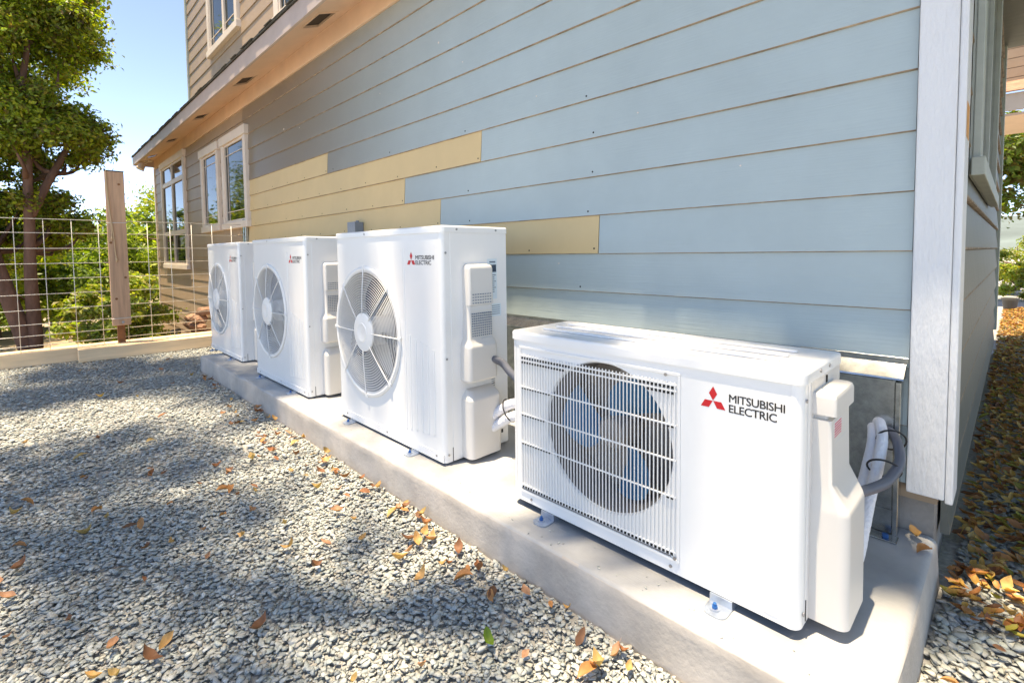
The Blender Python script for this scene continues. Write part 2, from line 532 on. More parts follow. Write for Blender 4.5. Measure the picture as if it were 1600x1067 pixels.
def lap(x0, x1, z0, h=E + 0.014, yb=0.014, yt=0.004):
    """a lap-siding board on the y=0 wall"""
    p = [(0.001, z0), (yb - .0035, z0), (yb, z0 + 0.0026), (yt, z0 + h), (0.001, z0 + h)]
    k = random.uniform(0, 99)
    nx = max(2, int((x1 - x0) / .28))
    secs = []
    for i in range(nx + 1):
        x = x0 + (x1 - x0) * i / nx
        dy = .0011 * mnoise.noise((x * .9, k, 0)) + .0005 * mnoise.noise((x * 3.1, k, 7))
        dz = .0016 * mnoise.noise((x * .7, k, 3))
        secs.append([(x, y + (dy if j in (1, 2, 3) else 0), z + dz) for j, (y, z) in enumerate(p)])
    return MB().loft(secs)

def dirt_shade_edge(o, axis, hh=0.005):
    """lower board edge: bare, dirty fibre cement in front, painted seam shade at side"""
    o.data.materials.append(M['edge_dirt_shade'])
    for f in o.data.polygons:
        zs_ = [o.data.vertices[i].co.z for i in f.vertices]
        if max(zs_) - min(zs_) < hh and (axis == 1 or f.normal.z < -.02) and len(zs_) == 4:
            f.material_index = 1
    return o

NAIL = MB().cyl((0, 0, 0), (0, 0.0012, 0), 0.0042, 8).mesh('nail')
NAIL.materials.append(M['dark'])
G = 0.0016
edge = {-3: None, 1: .391, 2: 1.534, 3: 1.917, 4: 1.155, 5: 3.049}
for i in range(-3, 11):
    z0 = E0 + i * E
    top = min(E + 0.014, 2.42 - z0 - 0.001)
    xa = -0.673
    segs = []
    ye = edge.get(i)
    yb = 0.0142 + 0.0006 * math.sin(i * 2.1)
    if ye:
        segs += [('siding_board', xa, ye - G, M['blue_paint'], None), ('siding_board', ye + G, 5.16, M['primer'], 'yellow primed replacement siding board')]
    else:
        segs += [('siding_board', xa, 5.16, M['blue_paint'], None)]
    segs += [('siding_board', 5.163, HX1 - 0.05, M['taupe_paint'], 'taupe painted siding board')]
    for nm, a, b, m, lab in segs:
        o = dirt_shade_edge(lap(a, b, z0, top, yb + (.0022 if lab and 'yellow' in lab else 0)).build(nm, m, house), 0)
        if lab:
            o['label'] = lab
        if b <= 5.17 and i >= -1:
            st = 0.41
            x = a + 0.02 if lab else a + 0.3
            k = 0
            while x < b:
                if lab or (i in (0, 2, 3, 4, 5) and x > 0.2 and k % 2 == 0):
                    q = link('nail', NAIL, None, o)
                    yb2 = yb + (.0022 if lab and 'yellow' in lab else 0)
                    zz = z0 + 0.022 + 0.003 * math.sin(x * 37)
                    q.location = (x, yb2 - (yb2 - 0.004) * 0.022 / E + 0.0002, zz)
                x += st + 0.03 * math.sin(x * 11 + i)
                k += 1
# boards below the lowest lap, beyond the slab where the ground drops
for i in range(-8, -3):
    dirt_shade_edge(lap(3.9, HX1 - 0.05, E0 + i * E, E + .014).build('siding_board', M['taupe_paint'], house), 0)['label'] = 'taupe painted siding board'

# upper storey
for i in range(0, 18):
    z0 = 2.70 + i * E
    lap(-0.70, 7.44, z0, E + .014).build('siding_board', M['taupe_paint'], house)['label'] = 'taupe painted siding board'
MB().box(7.44, 7.50, -0.12, 0.028, 2.62, 5.7, .003).build('corner_board', M['greentrim'], house)
MB().box(HX1 - .05, HX1 + .012, -0.12, 0.026, -0.95, 2.42, .003).build('corner_board', M['trim'], house)
# upper eave
MB().box(-1.1, 7.7, -0.2, 0.16, 5.66, 5.84).build('upper_eave', M['soffit'], house)

# frieze, soffit, fascia, roof edge
MB().box(-0.70, HX1 + .03, 0.001, 0.022, 2.42, 2.575, .002).build('frieze_board', M['soffit'], house)
VENTS = (1.02, 2.75, 4.48, 6.21, 7.90, 9.50)
SOF = 2.575
SLOPE = 0.40
def eave_slope(o):
    for v in o.data.vertices:
        v.co.z -= SLOPE * (v.co.y - .02)
    return o
va, vb = 0.115, 0.235                       # vent slot in y
x = -1.2
mb = MB()
for vx in VENTS:
    mb.box(x, vx - 0.15, -0.02, 0.311, SOF, SOF + 0.012)
    x = vx + 0.15
mb.box(x, HX1 - .08, -0.02, 0.311, SOF, SOF + 0.012)
for vx in VENTS:
    mb.box(vx - .15, vx + .15, -0.02, va, SOF, SOF + 0.012).box(vx - .15, vx + .15, vb, 0.311, SOF, SOF + .012)
eave_slope(mb.build('soffit', M['soffit'], house))
for vx in VENTS:
    f = MB()
    t = .014
    f.box(vx - .165, vx + .165, va - t, va, SOF - .005, SOF + .001).box(vx - .165, vx + .165, vb, vb + t, SOF - .005, SOF + .001)
    f.box(vx - .165, vx - .15, va, vb, SOF - .005, SOF + .001).box(vx + .15, vx + .165, va, vb, SOF - .005, SOF + .001)
    fo = eave_slope(f.build('soffit_vent', M['soffit'], house))
    eave_slope(MB().box(vx - .15, vx + .15, va, vb, SOF + .014, SOF + .018).build('vent_screen', M['ventdark'], fo))
FZ0, FZ1 = 2.448, 2.588
for a, b in ((-1.2, 0.4), (0.403, 4.10), (4.103, 9.1), (9.103, HX1 - .08)):
    MB().box(a, b, 0.312, 0.332, FZ0, FZ1, .0015).build('fascia_board', M['fascia'], house)
MB().box(HX1 - .079, HX1 - .06, -0.02, 0.332, FZ0, FZ1 + .02).build('fascia_board', M['fascia'], house)
# skirt roof deck and shingle courses
MB().loft([[(x, .348, 2.589), (x, .348, 2.599), (x, -0.02, 2.745), (x, -0.02, 2.725)] for x in (-1.25, 7.45)]).build('roof_deck', M['shingle'], house)
MB().loft([[(x, .348, 2.589), (x, .348, 2.599), (x, -2.2, 3.60), (x, -2.2, 3.57)] for x in (7.45, HX1 - .04)]).build('roof_deck', M['shingle'], house)
SH = MB().box(0, 0.148, -0.24, 0.018, 0, 0.0065, 0.0015, 1).mesh('shingle')
SH.materials.append(M['shingle'])
x = -1.2
k = 0
while x < HX1 - .19:
    q = link('shingle', SH, None, house)
    q.location = (x, 0.340 + random.uniform(-.008, .008), 2.603 + random.uniform(0, .003))
    q.rotation_euler = (-0.375 + random.uniform(-.02, .02), random.uniform(-.015, .015), 0)
    x += 0.151
    k += 1

def window(x0, x1, z0, z1, cols, yo=0.016, rails=(), parent=house, trim=0.085, pr=0.045, muntins=True, m='trim'):
    """a window on the y=0 wall: frame, sash bars, dark panes; rails = z of horizontal rails"""
    wdw = MB().box(x0 + .004, x1 - .004, yo - .016, yo - .0005, z0 + .004, z1 - .004).build('window', M[m], parent)
    for a, b in ((x0, x0 + trim), (x1 - trim, x1)):
        MB().box(a, b, yo - .014, pr, z0 + .076, z1 - .101, .003).build('side_trim', M[m], wdw)
    MB().box(x0 - .03, x1 + .03, yo - .014, pr + .012, z1 - .10, z1, .004).build('head_trim', M[m], wdw)
    MB().box(x0 - .02, x1 + .02, yo - .014, pr + .012, z0, z0 + .075, .004).build('sill', M[m], wdw)
    ix0, ix1, iz0, iz1 = x0 + trim + .001, x1 - trim - .001, z0 + .076, z1 - .101
    MB().box(ix0, ix1, yo, yo + .002, iz0, iz1).build('pane', M['glass'], wdw)
    s = MB()
    n = len(cols) + 1
    cx = [ix0] + list(cols) + [ix1]
    t = .026
    zs = [iz0] + list(rails) + [iz1]
    s.box(ix0, ix1, yo + .003, pr - .012, iz0, iz0 + t).box(ix0, ix1, yo + .003, pr - .012, iz1 - t, iz1)
    s.box(ix0, ix0 + t, yo + .003, pr - .012, iz0 + t, iz1 - t).box(ix1 - t, ix1, yo + .003, pr - .012, iz0 + t, iz1 - t)
    for c in cols:
        s.box(c - .035, c + .035, yo + .003, pr - .006, iz0 + t, iz1 - t)
    for r in rails:
        xa = ix0 + t
        for c in list(cols) + [ix1 - t + .035]:
            s.box(xa, c - .0355, yo + .003, pr - .008, r - .035, r + .035); xa = c + .0355
    s.build('sash', M[m], wdw)
    if muntins:
        g = MB()
        g.box(ix0 + t, ix1 - t, yo + .003, yo + .008, iz1 - .13, iz1 - .122).box(ix0 + t, ix1 - t, yo + .003, yo + .008, iz0 + .122, iz0 + .13)
        g.box(ix1 - .12, ix1 - .112, yo + .0035, yo + .0085, iz0 + t, iz1 - t)
        g.build('muntin', M[m], wdw)
    return wdw
window(5.0, 5.92, 1.13, 2.22, [])
window(6.08, 6.93, 1.13, 2.22, [])
window(7.92, 9.68, 0.62, 2.41, [8.80], rails=[1.20, 2.02], muntins=False)
window(5.10, 6.30, 3.27, 4.75, [5.62], trim=.09)
window(3.0, 4.02, 2.92, 4.5, [], trim=.11)

# corner post nearest the camera
MB().box(-0.758, -0.676, 0.001, 0.030, 0.127, 2.418, .004, 2).build('corner_board', M['cornerboard'], house)['label'] = 'rough white corner board facing the heat pumps'
MB().box(-0.776, -0.7585, -0.105, 0.024, 0.118, 2.56, .004, 2).build('corner_board', M['cornerboard'], house)['label'] = 'white corner board with a bare wood chip on the side wall'
MB().box(-0.7768, -0.7762, -0.075, 0.012, 1.10, 1.19).build('bare_wood_patch', M['barewood'], house)

for x, z, r in ((1.52, 2.03, .007), (1.30, 1.86, .005), (3.95, 1.98, .012), (3.6, 1.93, .008), (.75, 1.55, .004), (.2, 1.36, .004), (2.2, 1.9, .005), (-.2, 1.1, .004), (.62, .76, .004)):
    yb_ = 0.0145 - .010 * (((z - E0) % E) / E)
    pts = [(x + r * (1 + .4 * mnoise.noise((k, x * 9, z * 7))) * math.cos(k * .785), z + r * (.8 + .4 * mnoise.noise((k, z * 5, 3))) * math.sin(k * .785)) for k in range(8)]
    MB().loft([[(a, yb_ - .001, b) for a, b in pts], [(a, yb_ + .0012, b) for a, b in pts]]).build('paint_speck', M['trim'], house)

# side wall (facing -x)
for i in range(-4, 12):
    z0 = E0 + i * E
    p = [(-0.742, z0), (-0.7560, z0), (-0.7640, z0 + .0030), (-0.7637, z0 + .010), (-0.7465, z0 + E + .014), (-0.742, z0 + E + .014)]  # brown strip on the lower face paints in the seam's gap shadow
    dirt_shade_edge(MB().loft([[(a, y, z) for a, z in p] for y in (-4.34, -0.106)]).build('siding_board', M['side_paint'], house), 1, .0105)['label'] = 'grey-green siding board of the side wall'
MB().box(-0.775, -0.742, -4.47, -4.342, 0.08, 2.56, .003).build('corner_board', M['greentrim'], house)
def side_window(y0, y1, z0, z1):
    X = -0.767
    wdw = MB().box(X - .0015, X + .006, y0 + .004, y1 - .004, z0 + .004, z1 - .004).build('window', M['greentrim'], house)
    for a, b in ((y1 - .10, y1), (y0, y0 + .10)):
        MB().box(X - .022, X - .001, a, b, z0 + .06, z1, .003).build('side_trim', M['greentrim'], wdw)
    MB().box(X - .034, X, y0 - .04, y1 + .03, z0, z0 + .059, .003).build('sill', M['greentrim'], wdw)
    MB().box(X - .003, X - .0018, y0 + .101, y1 - .101, z0 + .06, z1).build('pane', M['glass'], wdw)
    MB().box(X - .014, X - .0032, (y0 + y1) / 2 - .04, (y0 + y1) / 2 + .04, z0 + .06, z1).build('sash', M['greentrim'], wdw)
side_window(-2.1, -0.42, 1.04, 2.35)
# side eave
MB().box(-1.25, -0.742, -4.5, -0.02, SOF, SOF + .012).build('soffit', M['side_paint'], house)
MB().box(-1.27, -1.25, -4.52, .332, SOF - .012, 2.705).build('fascia_board', M['fascia'], house)
MB().loft([[(-1.30, y, 2.706), (-1.30, y, 2.716), (-.74, y, 2.86), (-.74, y, 2.84)] for y in (-4.55, -.02)]).build('roof_deck', M['shingle'], house)

# porch wing far along the side wall
porch = thing('porch', 'sunlit shingled porch roof with tan siding above, beyond the side wall', 'porch', (0, 0, 0))
MB().box(-3.4, -0.45, -9.4, -9.38, 2.98, 3.25).build('fascia_board', M['trim'], porch)
MB().box(-3.4, -0.45, -11.2, -9.4, 2.90, 2.94).build('soffit', M['soffit'], porch)
MB().loft([[(x, -9.33, 3.26), (x, -9.33, 3.28), (x, -10.6, 3.74), (x, -10.6, 3.70)] for x in (-3.5, -.4)]).build('roof', M['rock'], porch)
for i in range(12):
    z0 = 3.6 + i * E
    MB().box(-3.4, -.45, -10.62 + .0, -10.5, z0, z0 + E - .01).build('siding_board', M['taupe_paint'], porch)
for k in range(3):
    MB().box(-3.35, -3.2, -9.6 - k * .75, -9.45 - k * .75, GZ - .1, 2.9).build('post', M['trim'], porch)

# ------------------------------------------------------------------ heat pumps
def diamond_logo(parent, cx, cz, a, y, m=None):
    mb = MB()
    for k in range(3):
        t = math.radians(-120 * k)
        pts = []
        for px, pz in ((0, 0.02), (0.5, 0.866), (0, 1.732), (-0.5, 0.866)):
            X, Z = px * math.cos(t) - pz * math.sin(t), px * math.sin(t) + pz * math.cos(t)
            pts.append((cx - X * a, y, cz + Z * a))
        mb.face(pts)
    return mb.build('emblem', m or M['red'], parent)

def text_mesh(body, bold=0.0):
    c = bpy.data.curves.new('t', 'FONT')
    c.body = body
    c.size = 1
    c.offset = bold
    c.resolution_u = 3
    c.space_character = 0.93
    o = bpy.data.objects.new('t', c)
    COL.objects.link(o)
    dg = bpy.context.evaluated_depsgraph_get()
    me = bpy.data.meshes.new_from_object(o.evaluated_get(dg))
    bpy.data.objects.remove(o)
    bpy.data.curves.remove(c)
    return me

def lettering(parent, body, x_left, x_right, z0, z1, y, m=None, name='lettering'):
    """text on a face looking towards +y: reads from x_left (larger x) to x_right"""
    me = text_mesh(body)
    co = np.empty(len(me.vertices) * 3, np.float32)
    me.vertices.foreach_get('co', co)
    co = co.reshape(-1, 3)
    mn, mx = co.min(0), co.max(0)
    out = np.empty_like(co)
    out[:, 0] = x_left - (co[:, 0] - mn[0]) / (mx[0] - mn[0]) * (x_left - x_right)
    out[:, 1] = y
    out[:, 2] = z0 + (co[:, 1] - mn[1]) / (mx[1] - mn[1]) * (z1 - z0)
    me.vertices.foreach_set('co', out.ravel())
    me.materials.clear()
    b = bmesh.new()
    b.from_mesh(me)
    for dx, dz, dy in ((.0009, 0, .00006), (.00045, .0006, .00012)):
        b2 = [v for v in b.verts][:len(me.vertices)]
        g = bmesh.ops.duplicate(b, geom=b2 + [e for e in b.edges if e.verts[0] in set(b2)] + [f for f in b.faces if f.verts[0] in set(b2)])['geom']
        for v in g:
            if isinstance(v, bmesh.types.BMVert):
                v.co += Vector((-dx, dy, dz))
    b.to_mesh(me)
    b.free()
    me.name = name
    return link(name, me, m or M['ink'], parent)

def holed_panel(x0, x1, z0, z1, cx, cz, R, y, n=72):
    """rectangle in the plane y with a round hole"""
    mb = MB()
    inner, outer = [], []
    corners = [math.atan2(z - cz, x - cx) for x in (x0, x1) for z in (z0, z1)]
    angs = sorted([2 * math.pi * i / n - math.pi for i in range(n)] + corners)
    for a in angs:
        c, s = math.cos(a), math.sin(a)
        t = min([(q - cx) / c for q in (x0, x1) if abs(c) > 1e-9 and (q - cx) / c > 0] + [(q - cz) / s for q in (z0, z1) if abs(s) > 1e-9 and (q - cz) / s > 0])
        inner.append((cx + R * c, y, cz + R * s))
        outer.append((cx + t * c, y, cz + t * s))
    lip = [(cx + (R - .004) * math.cos(a), y - .006, cz + (R - .004) * math.sin(a)) for a in angs]
    mb.loft([lip, inner, outer], True, False, False)
    return mb

def fan(parent, cx, cz, R, y, m, nb=3, a0=0.3, width=.62, hubm=None):
    f = MB().revolve_y([(0.001, .03), (R * .2, .028), (R * .26, .015), (R * .27, -.05)], (cx, y, cz), 28).build('fan', hubm or m, parent, auto=40)
    for k in range(nb):
        mb = MB()
        rows = []
        for j in range(9):
            rr = R * (0.25 + 0.70 * j / 8)
            sweep = 0.55 * (j / 8) ** 1.3
            span = width * (0.62 + 0.34 * math.sin(math.pi * (j / 8) ** .8))
            row = []
            for q in range(9):
                t = q / 8
                a = a0 + k * 2 * math.pi / nb + sweep + span * (t - .5) * 1.5
                row.append((cx + rr * math.cos(a), y + 0.045 * (0.5 - t) + .008 * math.sin(math.pi * t), cz + rr * math.sin(a)))
            rows.append(row)
        mb.loft(rows, False, False, False)
        mb.build('blade', m, f, smooth=True)
    return f

def foot(parent, x):
    """zinc mounting foot with its blue anchor bolt, under the front edge; slab is at z = -zb"""
    zb = parent['zb']
    pts = []
    o = MB()
    o.loft([rrect(x - .026, x + .026, -.05, .050, (.018, .018, .002, .002), -zb + .0005, 5), rrect(x - .026, x + .026, -.05, .050, (.018, .018, .002, .002), -zb + .0045, 5)])
    o.box(x - .0255, x + .0255, -.055, .004, -zb + .0046, -.001, .0)
    f = o.build('mounting_foot', M['zinc'], parent)
    o = MB().cyl((x + .004, .026, -zb + .0046), (x + .004, .026, -zb + .007), .011, 18)
    o.build('washer', M['zinc'], f)
    MB().cyl((x + .004, .026, -zb + .0071), (x + .004, .026, -zb + .0125), .0065, 6).cyl((x + .004, .026, -zb + .0126), (x + .004, .026, -zb + .018), .004, 10).build('bolt', M['bolt'], f)

def screws(parent, pts, axis):
    for p in pts:
        q = Vector(p)
        d = Vector((0, .0022, 0)) if axis == 'y' else Vector((-.0022, 0, 0))
        MB().cyl(q, q + d, .0042, 10).build('screw', M['screw'], parent)

def casing(parent, W, D, Ht, m, r=.018):
    b = MB()
    path = []
    n = 6
    for k in range(n + 1):
        a = math.pi / 2 + math.pi / 2 * k / n
        path.append((r + r * math.cos(a), -r + r * math.sin(a)))
    path += [(0, -D + .006), (0.006, -D), (W - .006, -D), (W, -D + .006)]
    for k in range(n + 1):
        a = math.pi / 2 * k / n
        path.append((W - r + r * math.cos(a), -r + r * math.sin(a)))
    b.loft([[(x, y, 0) for x, y in path], [(x, y, Ht) for x, y in path]], False, False, False)
    b.box(.004, W - .004, -D + .004, -.016, .0, .003)
    return b.build('casing', m, parent, auto=35)

def lid(parent, W, D, z0, z1, m, ridges=True):
    o = 0.004
    R = (.024, .024, .012, .012)
    secs = [rrect(-o, W + o, -D - o, o, R, z0 - .004), rrect(-o, W + o, -D - o, o, R, z1 - .008)]
    for k in range(1, 5):
        a = k / 4 * math.pi / 2
        q = .008 * (1 - math.cos(a))
        secs.append(rrect(-o + q, W + o - q, -D - o + q, o - q, [max(.004, c - q) for c in R], z1 - .008 + .008 * math.sin(a)))
    l = MB().loft(secs).build('lid', m, parent, auto=50)
    if ridges:
        for k in range(3):
            y = -D * (0.28 + 0.22 * k)
            MB().box(.07, W - .07, y - .009, y + .009, z1 + .0002, z1 + .0062, .005, 3).build('lid_ridge', m, l, auto=60)
    return l

# ---- tall unit with the round guard
W2, D2, H2 = 0.884, 0.334, 0.905
def tall_unit():
    u = thing('heat_pump', 'x', 'heat pump', (0.6345, 0.6612, 0.0115))
    u['zb'] = 0.0115
    LZ = H2 - .022
    casing(u, W2, D2, LZ, M['white'])
    cx, cz, R = 0.590, 0.445, 0.279
    p = holed_panel(.018, W2 - .018, 0, LZ, cx, cz, R, -.0004)
    # embossed ribs
    for k in range(5):
        x = .228 - k * .0412
        p.box(x - .007, x + .007, -.0012, .0014, .080 + .004 * k, .47 - .010 * k, .0024, 3)
    p.box(.257, .269, -.0012, .0014, .075, .82, .0024, 3)
    p.build('front_panel', M['white'], u, auto=30)
    MB().box(.006, W2 - .006, -.002, .0025, .001, .034, .0015).build('base_rail', M['white'], u)
    lid(u, W2, D2, LZ, H2, M['white'], ridges=False)
    # side panel plate with its seam
    MB().box(-.0016, .001, -D2 + .004, -.040, .004, LZ - .006, .0006, 1).build('side_panel', M['white'], u)
    MB().box(-.0022, -.0005, -.0395, -.0375, .0, .055).build('seam_slot', M['dark'], u)
    # bell mouth and inside
    s = MB().revolve_y([(R - .004, -.006), (R - .012, -.03), (R - .014, -.15)], (cx, 0, cz), 64)
    s.build('fan_shroud', M['inner'], u, smooth=True)
    MB().revolve_y([(.001, -.16), (R, -.16)], (cx, 0, cz), 48).build('coil', M['inner'], u)
    fan(u, cx, cz, R - .02, -.055, M['blade_dark'], 3, 1.36, .62, M['inner'])
    # guard
    g = MB().revolve_y([(R + .020, .0006), (R + .019, .006), (R + .010, .009), (R - .002, .006), (R - .004, -.004)], (cx, 0, cz), 80).build('fan_guard', M['grille'], u, smooth=True)
    def yy(r):
        t = r / (R + .005)
        return .006 + .012 * (1 - t ** 2.2)
    nr = 17
    for k in range(nr):
        r = .098 + (R - .004 - .098) * k / (nr - 1)
        MB().ring((cx, yy(r), cz), r, .0013, n=72, m=5).build('guard_ring', M['grille'], g, smooth=True)
    for k in range(8):
        a = k * math.pi / 4 + math.pi / 2
        pts = []
        for j in range(7):
            r = .08 + (R + .012 - .08) * j / 6
            pts.append((cx + r * math.cos(a), yy(min(r, R)) + .0030, cz + r * math.sin(a)))
        MB().tube(pts, .0024, 6).build('guard_spoke', M['grille'], g, smooth=True)
        MB().box(cx + (R + .016) * math.cos(a) - .008, cx + (R + .016) * math.cos(a) + .008, .004, .0115, cz + (R + .016) * math.sin(a) - .008, cz + (R + .016) * math.sin(a) + .008, .003).build('guard_clip', M['grille'], g)
    MB().revolve_y([(.001, .024), (.030, .024), (.033, .0265), (.042, .0265), (.045, .0235), (.082, .021), (.089, .017), (.090, .010)], (cx, 0, cz), 48).build('hub_cap', M['grille'], g, auto=40)
    # pipe covers on the end
    X = -.0016
    def cov(name, secs):
        """secs: (z, dx, y_front, y_back, corner)"""
        mb = MB()
        mb.loft([rrect(X - dx, X + .001, yb, yf, (.0008, min(c, dx * .9), min(c, dx * .9), .0008), z) for z, dx, yf, yb, c in secs])
        return mb.build(name, M['cover'], u, auto=42)
    c1 = cov('pipe_cover', [(.300, .040, -.090, -.217, .012), (.304, .054, -.083, -.223, .014), (.312, .060, -.080, -.225, .016), (.434, .060, -.080, -.225, .016), (.448, .058, -.083, -.223, .015), (.470, .040, -.093, -.219, .010),
                            (.575, .036, -.096, -.219, .009), (.577, .036, -.096, -.219, .009), (.598, .036, -.096, -.219, .009), (.600, .044, -.095, -.219, .010), (.738, .043, -.095, -.219, .010), (.750, .036, -.100, -.219, .008), (.757, .010, -.110, -.215, .005)])
    slots = MB()
    for r_ in range(4):
        for q in range(8):
            y = -.113 - q * .0125
            slots.box(X - .0455, X - .0435, y - .0036, y + .0036, .606 + r_ * .011, .6095 + r_ * .011)
    slots.build('vent_slot', M['print'], c1, kind='stuff')
    slots = MB()
    for r_ in range(10):
        for q in range(10):
            y = -.112 - q * .0105
            slots.box(X - .0415, X - .036, y - .0023, y + .0023, .478 + r_ * .0095, .482 + r_ * .0095)
    slots.build('vent_hole', M['print'], c1, kind='stuff')
    slots = MB()
    MB().box(X - .0375, X - .030, -.21, -.105, .579, .597).build('grip_recess', M['inner'], c1)
    MB().box(X - .046, X - .030, -.212, -.150, .452, .470, .006).build('knock_out', M['cover'], c1)
    cov('pipe_cover', [(.003, .052, -.086, -.238, .018), (.006, .060, -.082, -.243, .020), (.228, .060, -.082, -.243, .020), (.242, .056, -.086, -.240, .018), (.262, .030, -.100, -.235, .02), (.268, .008, -.105, -.23, .005)])
    # stickers
    def sticker(y0, y1, z0, z1, m):
        return MB().box(X - .0006, X - .0001, y0, y1, z0, z1).build('sticker', m, u)
    s1 = sticker(-.276, -.224, .612, .776, M['label'])
    MB().box(X - .0009, X - .00065, -.272, -.227, .722, .752).build('print_band', M['labeldark'], s1)
    pr = MB()
    for k in range(9):
        pr.box(X - .0009, X - .00065, -.262 - .008 * (k % 3 == 0), -.231, .708 - k * .0085, .711 - k * .0085)
    pr.box(X - .0009, X - .00065, -.268, -.236, .760, .766)
    pr.build('print_line', M['print'], s1)
    s2 = sticker(-.297, -.231, .540, .592, M['label'])
    pr = MB()
    for k in range(5):
        pr.box(X - .0009, X - .00065, -.290, -.236, .583 - k * .0085, .5855 - k * .0085)
    pr.build('print_line', M['print'], s2)
    s3 = sticker(-.260, -.236, .225, .290, M['labelw'])
    pr = MB()
    for k in range(6):
        pr.box(X - .0009, X - .00065, -.257, -.239, .281 - k * .009, .2835 - k * .009)
    pr.build('print_line', M['print'], s3)
    screws(u, [(-.004, -.07, LZ + .008), (-.004, -.27, LZ + .008), (X, -.018, .802), (X, -.016, .40), (X, -.018, .03), (X, -.252, .265), (X, -.255, .03)], 'x')
    screws(u, [(.58, .004, LZ + .008), (.05, .0025, .02), (.80, .0025, .02), (.42, .0025, .02)], 'y')
    MB().box(X - .001, X, -.300, -.290, .045, .060).build('keyhole', M['dark'], u)
    # emblem and lettering
    diamond_logo(u, .204, .7735, .0197, .0001)
    lettering(u, 'MITSUBISHI', .173, .047, .777, .793, .0001)
    lettering(u, 'ELECTRIC', .173, .066, .7565, .7725, .0001)
    foot(u, .743)
    foot(u, .201)
    return u

tall = tall_unit()
tag(tall, 'tall white heat pump with round fan guard, right behind the low slatted one', 'heat pump', 'tall round-fan heat pumps')
for x, y, lab in ((1.9132, .6619, 'tall white heat pump with round fan guard, middle one of the three tall ones'),
                  (3.247, .6282, 'tall white heat pump with round fan guard, nearest the wire fence')):
    c = copy_tree(tall)
    c.location = (x, y, 0.0115)
    tag(c, lab, 'heat pump', 'tall round-fan heat pumps')

